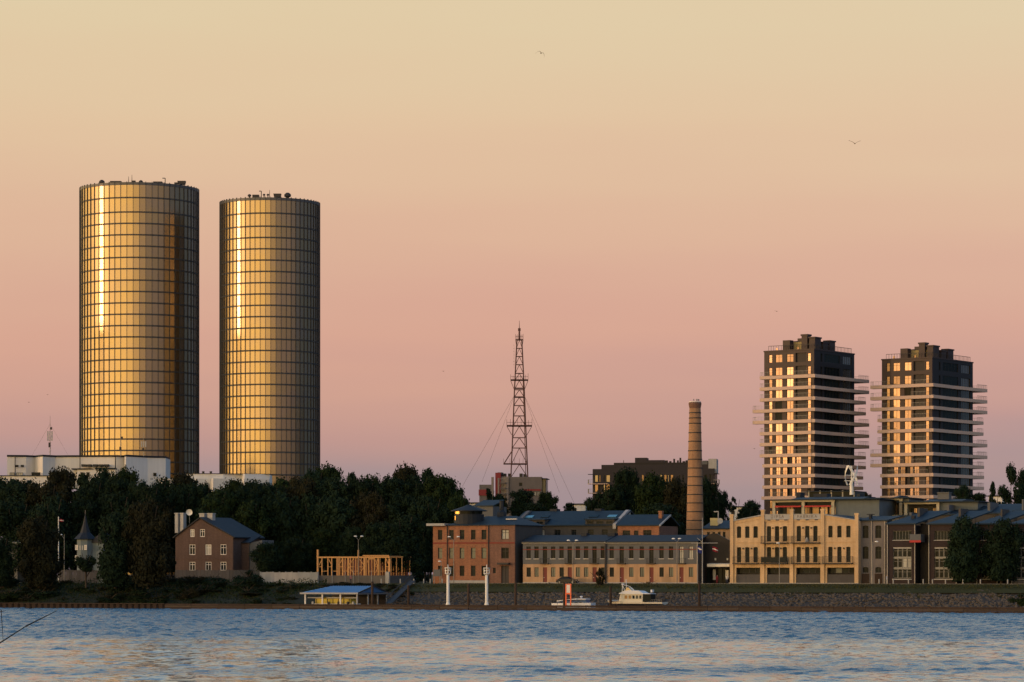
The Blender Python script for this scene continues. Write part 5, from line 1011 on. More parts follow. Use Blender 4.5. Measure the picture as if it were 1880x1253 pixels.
obj('radar_dome', MB().lathe([(.1, Z(1074.5)), (.3, Z(1074)), (.3, Z(1072.5)), (.1, Z(1071.8))], 10, X(1145.5), -.5), wh2, t_); obj('windscreen', MB().poly_y([(X(1151), Z(1085)), (X(1162), Z(1084)), (X(1157), Z(1079)), (X(1153), Z(1079))], -.9, .9), glass_mid, t_)
obj('liferaft', MB().box(X(1196), X(1199), -.5, .5, Z(1088), Z(1083)), wh2, t_)
rl_ = MB(); 
for a, b in ((1116, 1139), (1200, 1219)):
    rl_.rod((X(a), -1.2, Z(1101)), (X(b), -1.5, Z(1101)), .03)
    for i in range(7): x = X(a) + (X(b) - X(a)) * i / 6; rl_.rod((x, -1.4, Z(1107)), (x, -1.4, Z(1101)), .03, n=4)
obj('guard_rail', rl_, metal_gr, t_); obj('outboard', MB().box(X(1213), X(1217), -.2, .3, Z(1107), Z(1100)), metal_dk, t_)
s = Site(1012, 1089, t=6, z=0); t_ = s.thing('motor_launch', 'low white and blue motor launch behind the red framed notice', 'boat'); X, Z = s.X, s.Z; L_ = s.w; Bm = 2.8
obj('hull', hull(L_, Bm, -.3, Z(1108), Z(1107), ch=.95), wh2, t_); yc = -Bm / 2 + .35
obj('cabin', MB().poly_y([(X(1026), Z(1110)), (X(1082), Z(1110)), (X(1079), Z(1102)), (X(1029), Z(1105))], yc, -yc), bl2, t_); obj('cabin_roof', MB().poly_y([(X(1026), Z(1105)), (X(1046), Z(1101.5)), (X(1080), Z(1101)), (X(1080), Z(1099.5)), (X(1062), Z(1099)), (X(1027), Z(1103))], yc - .15, -yc + .15), wh2, t_)
for a in (1031, 1038, 1051, 1059, 1067): window(t_, X(a), X(a + 5.5), Z(1108), Z(1105.2), yc - .1, glass_dk, frame=bl2, nx=1, bw=.04)
obj('search_light', MB().lathe([(.05, Z(1099)), (.06, Z(1097.5)), (.28, Z(1097)), (.28, Z(1095)), (.1, Z(1094.4))], 10, X(1067.5), 0), wh2, t_)
# ------------------------------------------------------------------ timber frame under construction
s = Site(583, 717, t=52); t_ = s.thing('unfinished_pavilion', 'new timber frame of a pavilion under construction', 'pavilion'); X, Z = s.X, s.Z
z0, zt = Z(1057), Z(1023)
def bmx(a, b, r=.11, nm='stud', mat=wood_new):
    a, b = Vector(a), Vector(b); d = (b - a); L_ = d.length; q = MB().box(-r, r, -r, r, 0, L_); me = q.mesh(nm); me.transform(Matrix.Translation(a) @ d.to_track_quat('Z', 'Y').to_matrix().to_4x4()); return obj(nm, me, mat, t_)
def B2(a, b, ya, yb, y=0, r=.11, nm='stud'): return bmx((X(a), y, Z(ya)), (X(b), y, Z(yb)), r, nm)
B2(583.5, 583.5, 1057, 1009, r=.17, nm='corner_post'); B2(658, 658, 1058, 1010, r=.13, nm='post'); B2(670, 670, 1057, 1024, .02, .22, 'post'); B2(715, 715, 1052, 1026, .02, .19, 'corner_post')
B2(585, 716, 1023.5, 1023.5, -.02, .16, 'top_plate'); B2(666, 714, 1020.5, 1020.5, 0, .10, 'top_plate'); B2(678, 688, 1026.5, 1026.5, 0, .14, 'lintel')
for p in (591, 602, 609, 621, 629.5, 640, 677, 687.5, 695, 708): B2(p, p, 1057, 1025, .05)
for a, b, ya, yb in ((586, 591, 1038, 1027), (603, 609, 1027, 1038), (622, 629, 1038, 1026), (641, 649, 1038, 1026), (641, 651, 1042, 1055), (659, 668, 1026, 1038), (659, 669, 1055, 1040), (671, 677, 1038, 1027), (688, 694, 1026, 1040), (689, 695, 1052, 1040), (695, 688, 1026, 1040), (709, 714, 1027, 1038), (650, 641, 1026, 1036)): B2(a, b, ya, yb, .08, .07, 'brace')
for a, b, y in ((586, 591, 1041), (602, 609, 1041), (621, 630, 1041), (640, 650, 1041), (659, 670, 1041), (688, 696, 1041), (708, 714, 1041), (591, 602, 1049), (612, 620, 1049), (630, 640, 1049), (650, 657, 1049), (677, 687, 1049), (697, 707, 1049)): B2(a, b, y, y, .02, .06, 'rail')
for y in (6, 10): 
    bmx((X(586), y, zt), (X(718), y, zt), .12, 'top_plate')
    for i in range(14): x = X(586) + (X(716) - X(586)) * i / 13; bmx((x, y, z0), (x, y, zt), .09)
for i in range(12): x = X(672) + (X(714) - X(672)) * i / 11; bmx((x, -.3, Z(1021.5)), (x, 6, Z(1021.5)), .07, 'rafter')
obj('plywood_wall', MB().box(X(588), X(712), 10.3, 10.4, z0, Z(1028)), M('plywood_red', (.16, .065, .05), var=.2), t_)
obj('floor_deck', MB().box(X(583), X(718), -.4, 11, 0, z0), M('concrete_base', (.15, .14, .13), streak=.1), t_)
for i, p in enumerate((588, 613, 637, 652, 661, 685)): obj('fence_post', MB().rod((X(p), -.8, 0), (X(p), -.8, Z(1050 - (i % 2) * 2)), .06), concrete, t_)
obj('electric_cabinet', MB().box(X(711), X(718), -1.0, -.5, 0, Z(1050)), concrete, t_)
# fences and walls
s = Site(478, 583, t=50); t_ = s.thing('concrete_wall', 'pale concrete garden wall left of the timber frame', 'wall'); n = 9
for i in range(n): obj('panel', MB().box(s.w * i / n + .04, s.w * (i + 1) / n - .04, 0, .15, 0, s.Z(1051) + random.uniform(-.05, .05)), concrete, t_)
for i in range(n + 1): obj('post', MB().box(s.w * i / n - .1, s.w * i / n + .1, -.05, .2, 0, s.Z(1050)), concrete, t_)
for (a, b, yt, t0, lab) in ((108, 180, 1047, 46, 'grey board fence below the turret house'), (322, 470, 1047, 58, 'dark board fence before the brown brick house'), (1860, 1900, 1066, 42.5, 'low board fence at the right edge')):
    s = Site(a, b, t=t0); t_ = s.thing('board_fence', lab, 'fence'); n = int(s.w / .9); bd = MB().box(.02, .86, 0, .05, .05, s.Z(yt)).mesh('board'); bd.materials.append(wood_grey)
    for i in range(n): obj('board', bd, None, t_, (i * .9, random.uniform(-.02, .02), random.uniform(-.06, .04)))
    for i in range(int(n / 3) + 1): obj('post', MB().box(i * 2.7 - .07, i * 2.7 + .07, .05, .2, 0, s.Z(yt) + .1), wood_grey, t_)
# bollards and low posts along the quay edge
for i, px in enumerate([700, 712, 735, 760, 778, 790, 812, 1602 + 12, 1640, 1668, 1695, 1712, 1736, 1768, 1800, 1850]):
    p = bank(px, 37.5); tag(obj('bollard', MB().lathe([(.12, 0), (.12, .9), (.05, 1.0)], 8), concrete, None, p), 'low pale bollard on the quay edge', 'bollard', 'bollards along the quay edge')
# ------------------------------------------------------------------ street lamps
def lamp(px, yh, arms, t_in, label):
    p = bank(px, t_in); m = p.y / F; h = H + (YH - yh) * m - GZ; t_ = thing('street_lamp', label, 'street lamp', p, -PH, 'street lamps along the quay')
    obj('pole', MB().rod((0, 0, 0), (0, 0, h * (.92 if len(arms) > 1 else 1)), .09, .05, 8), metal_gr, t_)
    for a in arms: ax = a * m; obj('arm', MB().rod((0, 0, h * .92), (ax, 0, h), .04), metal_gr, t_); obj('lamp_head', MB().lathe([(.08, -.12), (.34, -.06), (.28, .1), (.08, .16)], 10), white_paint, t_, (ax, 0, h)).scale = (1.15, .8, 1)
lamp(658, 985, (-6, 7), 50, 'double headed street lamp behind the timber frame'); lamp(833, 986, (-9, 9), 39, 'double headed street lamp before the orange brick office'); lamp(1052, 992.5, (-9, 7), 38.5, 'double headed street lamp before the left half of the terrace')
lamp(1243, 989.5, (-7, 5), 38.5, 'double headed street lamp before the right half of the terrace'); lamp(1431, 997.5, (-3,), 38.5, 'single headed street lamp before the yellow factory'); lamp(1601.5, 995, (8,), 38.5, 'single headed street lamp before the grey annex'); lamp(118, 982, (-7,), 45, 'single headed street lamp beside the left flagpole')
lamp(810, 1031, (-3,), 40, 'short lamp at the notice board beside the brick office')
# flagpoles
p = bank(1289.5, 38); m = p.y / F; hh = lambda y: H + (YH - y) * m - GZ; t_ = thing('flagpole', 'tall white flagpole with yardarm right of the terrace', 'flagpole', p, -PH)
obj('pole', MB().rod((0, 0, 0), (0, 0, hh(951)), .11, .06, 8), concrete, t_); obj('yardarm', MB().rod((-2.4, 0, hh(997.5)), (3.2, 0, hh(997.5)), .06), concrete, t_); obj('gaff', MB().rod((0, 0, hh(996)), (-1.1, 0, hh(988)), .05), concrete, t_)
def flag(name, label, loc, wd, h, cols, droop, rz=0):
    t_ = thing(name, label, 'flag', loc, rz)
    zt = 0
    for ci, (c0, c1, mat) in enumerate(cols):
        mb = MB(); n = 8
        for i in range(n + 1):
            f = i / n; x = wd * f * (1 - .15 * f); y = math.sin(f * 7) * .14; dz = -droop * f ** 1.3
            mb.v += [(x, y, -h * c0 + dz), (x, y, -h * c1 + dz), (x, y + .012, -h * c0 + dz), (x, y + .012, -h * c1 + dz)]
            if i: o_ = 4 * (i - 1); mb.f += [(o_, o_ + 1, o_ + 5, o_ + 4), (o_ + 2, o_ + 6, o_ + 7, o_ + 3), (o_, o_ + 4, o_ + 6, o_ + 2), (o_ + 1, o_ + 3, o_ + 7, o_ + 5)]
        obj('stripe' if len(cols) > 1 else 'cloth', mb, mat, t_)
    return t_
fb = M('flag_blue', (.012, .022, .16)); fw = M('flag_white', (.6, .6, .6)); frd = M('flag_carmine', (.16, .008, .02))
b0 = p + U * -1.0 + V * -.1; f_ = flag('blue_flag', 'dark blue flag with white emblem hanging from the yardarm', (b0.x, b0.y, GZ + hh(1002.5)), 1.15, 1.3, ((0, 1, fb),), .35, -PH)
e_ = MB(); 
for cx_, cz_, r_ in ((.32, -.5, .17), (.52, -.62, .2), (.8, -.72, .15)):
    e_.add([(cx_ + math.cos(a * 1.2566) * r_, -.16, cz_ + math.sin(a * 1.2566) * r_) for a in range(5)] + [(cx_ + math.cos(a * 1.2566) * r_, -.15, cz_ + math.sin(a * 1.2566) * r_) for a in range(5)], [(0, 1, 2, 3, 4), (9, 8, 7, 6, 5)])
obj('emblem', e_, fw, f_)
b0 = p + U * 2.1; flag('carmine_white_flag', 'carmine flag with white middle stripe right of the tall flagpole', (b0.x, b0.y, GZ + hh(1003.5)), 1.3, .95, ((0, .4, frd), (.4, .6, fw), (.6, 1, frd)), .35, -PH)
p = bank(107.5, 48); m = p.y / F; hh = lambda y: H + (YH - y) * m - GZ; t_ = thing('flagpole', 'white flagpole among the trees left of the turret house', 'flagpole', p, -PH); obj('pole', MB().rod((0, 0, 0), (0, 0, hh(949)), .13, .09, 8), white_paint, t_)
flag('pennant', 'small carmine and white pennant on the left flagpole', (p.x + .12, p.y, GZ + hh(953)), 1.3, .55, ((0, .4, frd), (.4, .6, fw), (.6, 1, frd)), .15, -PH)
# ------------------------------------------------------------------ parked car
s = Site(1020, 1063, t=39.6); t_ = s.thing('parked_car', 'dark blue hatchback parked before the left half of the terrace', 'car'); L_ = 4.5; cb = M('car_paint', (.010, .014, .022), rough=.35, spec=.25, var=.03)
prof = [(0, .35), (.02, .62), (.25, .80), (.55, .98), (1.0, 1.32), (1.5, 1.46), (2.3, 1.47), (2.9, 1.30), (3.35, .98), (4.1, .84), (4.42, .66), (4.5, .40), (4.4, .25), (.1, .25)]
prof = [(x, z) for x, z in prof]; mb = MB(); n = len(prof)
for y, k_ in ((0, .88), (.12, 1), (1.64, 1), (1.76, .88)):
    mb.v += [(2.25 + (x - 2.25) * (k_ if z > .9 else (.97 + .03 * (k_ == 1))), y + (0 if z <= 1.0 else (.16 if y < .8 else -.16)), z * (1 if k_ == 1 or z < .9 else .97)) for x, z in prof]
for j in range(3):
    for i in range(n): k2 = (i + 1) % n; mb.f.append((j * n + i, j * n + k2, (j + 1) * n + k2, (j + 1) * n + i))
mb.f.append(tuple(range(n - 1, -1, -1))); mb.f.append(tuple(range(3 * n, 4 * n))); obj('body', mb, cb, t_)
for pts in ([(.85, 1.0), (1.15, 1.3), (1.75, 1.38), (1.75, 1.0)], [(1.82, 1.0), (1.82, 1.38), (2.35, 1.38), (2.85, 1.22), (3.15, 1.0)]): obj('side_window', MB().poly_y(pts, .10, .13), glass_dk, t_)
for x in (.85, 3.65):
    for y in (-.02, 1.58): wo = obj('wheel', MB().rod((x, y, .32), (x, y + .2, .32), .32, n=16), M('tyre', (.012, .012, .012)), t_); obj('rim', MB().rod((x, y - .01, .32), (x, y, .32), .2, n=10), metal_gr, wo)
obj('headlight', MB().box(4.3, 4.46, .1, .4, .6, .74), frame_wt, t_); obj('headlight', MB().box(4.3, 4.46, 1.36, 1.66, .6, .74), frame_wt, t_); obj('tail_light', MB().box(.03, .14, .1, .35, .75, .9), red_pan, t_); obj('number_plate', MB().box(4.46, 4.51, .65, 1.1, .42, .54), frame_wt, t_)
# ------------------------------------------------------------------ people: one continuous skinned figure each
def person(loc, rz, top, legs, label, lean=0):
    V_ = [(0, 0, .95), (0, .0, 1.15), (0, 0, 1.42), (0, 0, 1.52), (0, -.02, 1.66), (0, -.01, 1.74), (-.10, 0, .9), (-.11, -.03, .5), (-.12, 0, .08), (-.12, -.12, .03), (.10, 0, .9), (.13, .06, .5), (.15, .12, .08), (.15, 0, .03), (-.19, 0, 1.40), (-.26, .03, 1.12), (-.22, -.12, .90), (-.21, -.18, .82), (.19, 0, 1.40), (.26, .04, 1.12), (.24, -.04, .88), (.24, -.07, .80)]
    E = [(0, 1), (1, 2), (2, 3), (3, 4), (4, 5), (0, 6), (6, 7), (7, 8), (8, 9), (0, 10), (10, 11), (11, 12), (12, 13), (2, 14), (14, 15), (15, 16), (16, 17), (2, 18), (18, 19), (19, 20), (20, 21)]
    RR = [.14, .13, .15, .055, .10, .07, .09, .065, .045, .04, .09, .065, .045, .04, .065, .05, .035, .04, .065, .05, .035, .04]
    me = bpy.data.meshes.new('person'); me.from_pydata(V_, E, []); o = bpy.data.objects.new('person', me); COL.objects.link(o); o.location = loc; o.rotation_euler[2] = rz
    o.modifiers.new('s', 'SKIN')
    for i, r_ in enumerate(RR): me.skin_vertices[0].data[i].radius = (r_, r_ * .85)
    me.skin_vertices[0].data[0].use_root = True
    o.modifiers.new('b', 'SUBSURF').levels = 1; o.modifiers['b'].render_levels = 1
    m = bpy.data.materials.new('clothes'); m.use_nodes = True; t = m.node_tree; b = t.nodes['Principled BSDF']; b.inputs['Roughness'].default_value = .9
    tcn = t.nodes.new('ShaderNodeTexCoord'); sp = t.nodes.new('ShaderNodeSeparateXYZ'); t.links.new(tcn.outputs['Object'], sp.inputs[0]); dv = t.nodes.new('ShaderNodeMath'); dv.operation = 'DIVIDE'; dv.inputs[1].default_value = 2; t.links.new(sp.outputs[2], dv.inputs[0])
    rp = t.nodes.new('ShaderNodeValToRGB'); rp.color_ramp.interpolation = 'CONSTANT'; t.links.new(dv.outputs[0], rp.inputs[0]); e = rp.color_ramp.elements
    while len(e) < 5: e.new(.5)
    for q, (ps, c_) in zip(e, ((0, (.02, .02, .02)), (.045, legs), (.455, top), (.755, (.42, .24, .17)), (.845, (.05, .03, .02)))): q.position = ps; q.color = (*c_, 1)
    t.links.new(rp.outputs[0], b.inputs['Base Color']); me.materials.append(m); return tag(o, label, 'person')
person(bank(1316.5, 43.5, GZ + .01), .4, (.22, .02, .03), (.18, .02, .03), 'person in dark red clothes standing under the white awning')
person(bank(1334.5, 42.5, GZ + .01), -.6, (.5, .5, .48), (.03, .04, .08), 'person in white top standing beside the yellow factory corner')
person(bank(1628, 40.5, GZ + .01), 1.2, (.45, .5, .6), (.3, .32, .35), 'person in pale blue top walking before the grey annex')
person(bank(644, 47.5, GZ + .01), .2, (.35, .15, .17), (.02, .025, .04), 'person in pink top standing before the timber frame')
# ------------------------------------------------------------------ birds
def bird(loc, rz, span, up, label, bank_=0):
    mb = MB(); n = 6; hs = span / 2
    prof = [(-.26, .01), (-.2, .05), (-.05, .075), (.1, .07), (.2, .045), (.27, .035), (.33, .008)]
    for x, r_ in prof: mb.v += [(x, math.cos(a * 1.0472) * r_, math.sin(a * 1.0472) * r_) for a in range(6)]
    for i in range(len(prof) - 1):
        for j in range(6): k = (j + 1) % 6; mb.f.append((i * 6 + j, i * 6 + k, i * 6 + 6 + k, i * 6 + 6 + j))
    for sg in (-1, 1):
        o_ = len(mb.v)
        for i in range(n + 1):
            f = i / n; y = sg * (hs * f); z = up(f) * hs; c_ = .17 * (1 - f * .8); x = -.03 - .22 * max(0, f - .4) ** 1.2
            mb.v += [(x - c_ * .5, y, z), (x + c_ * .5, y, z + .012), (x, y, z - .022)]
        for i in range(n):
            a = o_ + i * 3
            for j in range(3): k = (j + 1) % 3; mb.f.append((a + j, a + k, a + 3 + k, a + 3 + j))
    o = obj('gull', mb, M('gull_plumage', (.10, .075, .05)), None, loc, rz); o.rotation_euler[1] = 0; o.rotation_euler[0] = bank_; return tag(o, label, 'bird')
def sk(px, py, D): return Vector(((px - 940) / F * D, D, H + (YH - py) * D / F))
bird(sk(993.5, 98, 420), R(-70), 1.4, lambda f: .35 * math.sin(f * 3) - .5 * f * f, 'gull with arched wings high in the sky over the middle', R(-22))
bird(sk(1569.5, 264, 420), R(-80), 1.75, lambda f: .75 * f - .25 * f * f, 'gull with raised wings in the sky above the right towers')
for px, py, lab in ((1426, 572, 'tiny distant bird above the left residential tower'), (53, 739, 'tiny distant bird at far left, lower of two'), (87, 725, 'tiny distant bird at far left, upper of two'), (814, 682, 'tiny distant bird left of the lattice mast'), (1385, 824, 'tiny distant bird beside the left residential tower')):
    bird(sk(px, py, 700), R(-75), .6 if px != 1426 else .9, lambda f: .3 * f, lab)
cp = at(1276, 640); zt_ = H + (YH - 737.6) * 640 / F
for i, (dx, dy) in enumerate(((-.35, -.9), (.25, -.95), (.55, -.8), (.78, -.6))):
    mb = MB().lathe([(.02, .0), (.03, .1), (.11, .2), (.12, .32), (.06, .42), (.07, .48), (.02, .53)], 8).poly_y([(.0, .28), (.28, .18), (.05, .38)], -.04, .04).poly_y([(-.05, .45), (-.05, .49), (-.16, .46)], -.02, .02)
    tag(obj('gull', mb, metal_gr, None, (cp.x + dx, cp.y + dy, zt_)), 'gull perched on the rim of the brick chimney', 'bird', 'gulls perched on the chimney rim')
# ------------------------------------------------------------------ foliage
def crown(seed, n, kind='round', leaf=.075):
    rd = random.Random(seed); lob = []
    if kind == 'round':
        for i in range(48):
            a = rd.uniform(0, 6.28); h = rd.uniform(.05, .93); e = max(0, 1 - max(0, (h - .45) / .55) ** 2.4) ** .5 * min(1, .55 + h * 1.6); q = rd.uniform(.25, .85) * e
            lob.append((math.cos(a) * q, math.sin(a) * q, h * 2, rd.uniform(.12, .26)))
        lob.append((0, 0, 1.55, .4)); lob.append((0, 0, 1.0, .6)); lob.append((.1, 0, .6, .6)); lob.append((0, .1, .3, .5))
    elif kind == 'poplar':
        for i in range(24):
            h = rd.uniform(.05, .97); a = rd.uniform(0, 6.28); e = (1 - h) ** .45 * min(1, h * 6 + .3); q = rd.uniform(.1, .6) * e; lob.append((math.cos(a) * q, math.sin(a) * q, h * 2, rd.uniform(.18, .34) * (.5 + e * .5)))
    elif kind == 'shrub':
        for i in range(14):
            a = rd.uniform(0, 6.28); q = rd.uniform(0, .75); lob.append((math.cos(a) * q, math.sin(a) * q, rd.uniform(.2, 1.5) * (1 - q * .5), rd.uniform(.22, .4)))
    elif kind == 'wispy':
        for i in range(20):
            a = rd.uniform(0, 6.28); h = rd.uniform(.2, .98); q = rd.uniform(.15, .85) * math.sin(min(1, h + .1) * math.pi) ** .5; lob.append((math.cos(a) * q, math.sin(a) * q, h * 2, rd.uniform(.12, .26)))
    mb = MB()
    tot = sum(l[3] ** 2 for l in lob)
    for (x, y, z, r_) in lob:
        k = int(n * r_ * r_ / tot)
        for i in range(k):
            u = Vector((rd.gauss(0, 1), rd.gauss(0, 1), rd.gauss(0, 1))).normalized(); rr = r_ * rd.uniform(.55, 1.12) if rd.random() < .85 else r_ * rd.uniform(1.1, 1.4)
            c_ = Vector((x, y, z)) + u * rr; c_.z = max(.02, c_.z)
            nr = (u + Vector((rd.gauss(0, .5), rd.gauss(0, .5), rd.gauss(0, .5)))).normalized(); a = nr.orthogonal().normalized(); b_ = nr.cross(a); th = rd.uniform(0, 6.28); a2 = a * math.cos(th) + b_ * math.sin(th); b2 = nr.cross(a2); s_ = leaf * rd.uniform(.5, 1.35)
            mb.add([c_ - a2 * s_, c_ - b2 * s_ * .6, c_ + a2 * s_ + nr * s_ * .3, c_ + b2 * s_ * .6], [(0, 1, 2), (0, 2, 3)])
        if kind != 'wispy':
            q = r_ * .62; mb.add([(x + a * q, y + b_ * q, z + c_ * q) for a, b_, c_ in IC], IF)
    return mb
CR = {}
def getcrown(kind, v, lf):
    key = (kind, v, lf)
    if key not in CR:
        bk = (kind, v)
        if bk not in CR: CR[bk] = crown(hash_(kind) + v * 17, {'round': 10000, 'poplar': 4200, 'shrub': 2600, 'wispy': 3600}[kind], kind, {'round': .052, 'poplar': .075, 'shrub': .085, 'wispy': .06}[kind]).mesh('crown')
        m = CR[bk].copy(); m.materials.clear(); m.materials.append(leafs[lf]); CR[key] = m
    return CR[key]
def hash_(k): return {'round': 100, 'poplar': 300, 'shrub': 500, 'wispy': 700}[k]
def trunkm(v):
    k = ('trunk', v)
    if k not in CR:
        rd = random.Random(v); mb = MB().rod((0, 0, -.02), (rd.uniform(-.03, .03), 0, .6), .055, .035, 7)
        for i in range(6):
            a = i * 1.05 + rd.uniform(0, .5); mb.rod((0, 0, .28 + i * .05), (math.cos(a) * .5, math.sin(a) * .5, .75 + i * .07), .026, .008, 5)
        mb.rod((0, 0, .5), (0, 0, .95), .035, .012, 6); m = mb.mesh('trunk'); m.materials.append(bark); CR[k] = m
    return CR[k]
cnt = [0]
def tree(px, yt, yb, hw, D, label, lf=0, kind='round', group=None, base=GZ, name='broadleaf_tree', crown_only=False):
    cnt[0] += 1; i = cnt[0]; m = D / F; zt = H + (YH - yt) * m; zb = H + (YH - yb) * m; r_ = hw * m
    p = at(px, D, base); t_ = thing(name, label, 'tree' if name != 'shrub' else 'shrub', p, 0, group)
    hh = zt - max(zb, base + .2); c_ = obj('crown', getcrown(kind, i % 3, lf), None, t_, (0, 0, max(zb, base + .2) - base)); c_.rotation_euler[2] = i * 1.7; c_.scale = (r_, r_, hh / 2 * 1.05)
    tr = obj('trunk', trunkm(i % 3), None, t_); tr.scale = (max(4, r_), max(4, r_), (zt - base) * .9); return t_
G = 'trees of the wooded skyline at the left'
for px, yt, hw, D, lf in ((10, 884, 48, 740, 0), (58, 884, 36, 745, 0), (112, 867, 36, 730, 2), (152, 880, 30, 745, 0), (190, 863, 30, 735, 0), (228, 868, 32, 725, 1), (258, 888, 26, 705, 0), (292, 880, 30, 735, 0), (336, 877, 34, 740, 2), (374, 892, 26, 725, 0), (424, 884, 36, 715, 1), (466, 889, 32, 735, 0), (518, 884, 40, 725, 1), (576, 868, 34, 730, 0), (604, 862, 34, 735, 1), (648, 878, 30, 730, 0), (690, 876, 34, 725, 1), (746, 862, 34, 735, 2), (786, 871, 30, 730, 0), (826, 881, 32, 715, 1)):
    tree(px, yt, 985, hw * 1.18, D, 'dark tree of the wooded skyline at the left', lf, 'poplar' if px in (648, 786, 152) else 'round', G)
for px, yt, hw, D, lf in ((35, 896, 40, 715, 0), (85, 890, 40, 715, 2), (170, 886, 36, 712, 0), (212, 884, 34, 710, 0), (276, 896, 30, 700, 0), (315, 892, 34, 712, 1), (357, 895, 34, 712, 0), (400, 903, 32, 700, 1), (446, 897, 36, 705, 0), (492, 894, 36, 710, 0), (548, 882, 36, 712, 2), (626, 880, 36, 712, 0), (668, 886, 36, 710, 0), (718, 880, 36, 712, 0), (768, 876, 36, 712, 0), (806, 880, 34, 705, 1)):
    tree(px, yt, 985, hw * 1.2, D, 'dark tree of the wooded skyline at the left', lf, 'round', G)
G = 'trees of the middle rows at the left'
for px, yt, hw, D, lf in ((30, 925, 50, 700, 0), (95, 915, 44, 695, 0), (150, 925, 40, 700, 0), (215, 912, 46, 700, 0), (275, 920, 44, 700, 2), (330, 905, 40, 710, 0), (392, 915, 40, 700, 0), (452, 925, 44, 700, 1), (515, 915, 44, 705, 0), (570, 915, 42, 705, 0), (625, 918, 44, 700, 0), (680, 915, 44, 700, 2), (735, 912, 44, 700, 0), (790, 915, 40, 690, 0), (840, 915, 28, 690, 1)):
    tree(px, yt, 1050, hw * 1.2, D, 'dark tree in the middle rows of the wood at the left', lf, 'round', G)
for px, yt, yb, hw, D, lf, kd, lab in (
    (72, 955, 1092, 46, 632, 2, 'round', 'broad dark tree on the left bank between cottage and flagpole'), (2, 990, 1090, 32, 630, 0, 'round', 'dark tree cut off by the left edge at the water'),
    (212, 950, 1098, 44, 618, 0, 'round', 'dark bank tree right of the turret house'), (272, 928, 1098, 50, 616, 2, 'round', 'tall brownish bank tree left of the brown brick house'),
    (738, 948, 1050, 50, 640, 0, 'round', 'big dark tree right of the timber frame'), (690, 965, 1040, 34, 665, 0, 'round', 'dark tree behind the timber frame'), (688, 912, 990, 32, 672, 2, 'wispy', 'thin brownish tree above the timber frame'),
    (780, 960, 1050, 26, 650, 0, 'round', 'dark tree against the left end of the brick office'), (448, 950, 1020, 32, 715, 3, 'round', 'pale grey green willow right of the brown brick house'), (492, 965, 1030, 26, 715, 3, 'round', 'smaller grey green willow beside the dark slate roof'),
    (436, 985, 1050, 22, 712, 0, 'round', 'low dark tree behind the brown outbuilding'), (595, 975, 1040, 34, 672, 1, 'round', 'mid green tree left of the lamp behind the timber frame'), (645, 970, 1040, 30, 672, 0, 'round', 'dark tree right of the lamp behind the timber frame'),
    (545, 990, 1048, 30, 668, 0, 'round', 'low dark tree left of the timber frame'), (490, 1000, 1050, 34, 662, 0, 'round', 'low dark tree behind the concrete wall'),
    (158, 1010, 1050, 20, 626, 0, 'shrub', 'rounded dark tree hiding the foot of the turret house'),
    (918, 908, 950, 20, 725, 0, 'round', 'small dark tree before the red panels of the mast building'), (958, 903, 960, 30, 722, 0, 'round', 'dark round tree in front of the mast building'), (1006, 906, 955, 22, 730, 1, 'round', 'lighter tree at the right foot of the mast building'), (896, 900, 960, 16, 735, 0, 'poplar', 'slim dark tree left of the mast building'), (1045, 925, 950, 14, 730, 0, 'round', 'low tree between mast building and apartment block'), (985, 925, 960, 30, 700, 0, 'round', 'low dark tree above the warehouse roof'),
    (1118, 893, 985, 34, 700, 0, 'round', 'dark tree at the left end of the apartment block'), (1152, 868, 985, 38, 705, 0, 'round', 'tall dark tree before the apartment block'), (1196, 876, 990, 42, 690, 1, 'round', 'broad olive tree left of the chimney'), (1240, 882, 995, 40, 685, 2, 'round', 'olive brown tree directly behind the chimney'), (1296, 886, 990, 32, 690, 0, 'round', 'dark tree right of the chimney'), (1322, 905, 985, 20, 700, 0, 'round', 'smaller dark tree right of the chimney'), (1088, 915, 960, 18, 700, 0, 'round', 'low dark tree below the apartment block balconies'), (1215, 930, 1000, 50, 672, 0, 'round', 'low dark tree behind the brick wing'),
    (1346, 916, 945, 10, 735, 0, 'wispy', 'thin small tree right of the chimney trees'), (1382, 920, 965, 20, 720, 0, 'round', 'dark tree left of the dark apartment tower'), (1366, 935, 965, 16, 715, 0, 'round', 'low dark tree above the left shoulder of the factory'),
    (1588, 905, 930, 14, 760, 2, 'round', 'small brown tree between the two dark apartment towers'), (1768, 892, 940, 22, 730, 0, 'round', 'dark tree at the foot of the right apartment tower'), (1796, 908, 945, 22, 730, 0, 'round', 'low dark tree right of the right apartment tower'),
    (1822, 890, 950, 14, 725, 0, 'poplar', 'slim drooping tree right of the towers'), (1856, 862, 950, 32, 735, 0, 'wispy', 'tall airy tree near the right edge'), (1884, 866, 950, 26, 740, 0, 'round', 'tall tree cut off by the right edge'),
    (1768, 955, 1068, 44, 568, 0, 'round', 'left of the two dark trees before the row houses'), (1838, 957, 1066, 46, 566, 0, 'round', 'right of the two dark trees before the row houses')):
    tree(px, yt, yb, hw, D, lab, lf, kd, base=GZ - (.8 if D < 640 and px < 300 else 0))
tree(1101, 1046, 1083, 13, 590, 'spiky dark bush before the joint of the terrace', 2, 'wispy', name='shrub', base=4.2)
tree(1191, 1066, 1080, 7, 590, 'small reddish bush at the promenade kerb', 2, 'shrub', name='shrub', base=4.2)
tree(1874, 1086, 1114, 24, 540, 'green bush at the water edge, far right', 1, 'shrub', name='shrub', base=1.0)
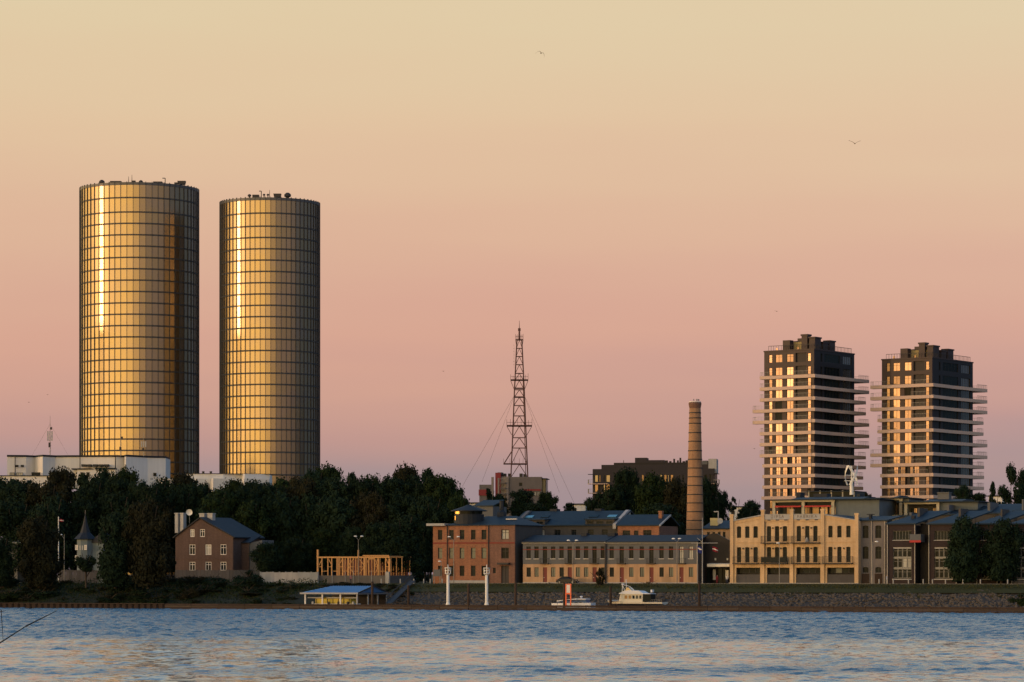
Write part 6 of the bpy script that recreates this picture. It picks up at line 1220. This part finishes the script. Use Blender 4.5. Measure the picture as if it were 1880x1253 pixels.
# shrubs of the scrubby left bank
rd = random.Random(5)
for i in range(140):
    px = rd.uniform(-20, 760); t0 = rd.uniform(19, 36) if px < 560 else rd.uniform(19, 30)
    if 540 < px < 735 and t0 < 26: t0 = rd.uniform(29, 34)
    q = bank(px, t0); hpx = rd.uniform(9, 27) if px < 540 else rd.uniform(4, 10); m = q.y / F; zg = slope_z(t0) - .2
    if 100 < px < 190: hpx = min(hpx, 9)
    yb = YH + (H - zg) / m; 
    if 478 < px < 560: hpx = min(hpx, 10)
    t_ = tree(px, yb - hpx, yb, rd.uniform(14, 30) if hpx > 10 else rd.uniform(8, 16), q.y, 'leafy dark shrub on the scrubby left bank', rd.choice((0, 1, 0, 2)), 'shrub', 'shrubs on the scrubby left bank', base=zg, name='shrub')
for px, yt, hw, lab in ((728, 1040, 24, 'low bush under the big dark tree right of the timber frame'), (765, 1042, 22, 'low bush at the left corner of the brick office'), (392, 1052, 34, 'low bushy growth before the brown brick house'), (455, 1040, 30, 'bushy growth right of the brown brick house'), (345, 1056, 30, 'bush under the brown brick house windows')): tree(px, yt, 1085 if px < 700 else 1068, hw, 628 if px < 700 else 662, lab, 0, 'shrub', name='shrub', base=3.8 if px < 700 else GZ)
mb = MB(); rd = random.Random(9)
for i in range(15000):
    px = rd.uniform(-30, 600); t0 = rd.uniform(18, 37); q = bank(px, t0)
    if 545 < px and t0 < 27: continue
    k = noise.noise(Vector((q.x * .25, q.y * .25, 3))) + .35
    z = slope_z(t0) + rd.uniform(.05, .35 + max(0, k) * 1.3); s_ = rd.uniform(.10, .26); a = Vector((rd.gauss(0, 1), rd.gauss(0, 1), rd.gauss(0, .6))).normalized(); b_ = a.orthogonal().normalized(); c_ = Vector((q.x, q.y, z))
    mb.add([c_ - a * s_, c_ - b_ * s_ * .5, c_ + a * s_, c_ + b_ * s_ * .5], [(0, 1, 2, 3)])
obj('undergrowth', mb, leafs[1], kind='stuff')
# bare twig reaching in near the camera at the left
tw = MB(); P0 = sk(-30, 1200, 16); P1 = sk(48, 1150, 16.5); P2 = sk(104, 1122, 17); tw.rod(P0, P1, .005, .003, 5).rod(P1, P2, .005, .002, 5).rod(sk(2, 1120, 16), sk(6, 1180, 16.2), .003, .0015, 4).rod(sk(-4, 1124, 16), sk(10, 1122, 16), .003, .0015, 4)
tag(obj('bare_twig', tw, bark, None), 'thin bare twig reaching in at the lower left edge', 'twig')
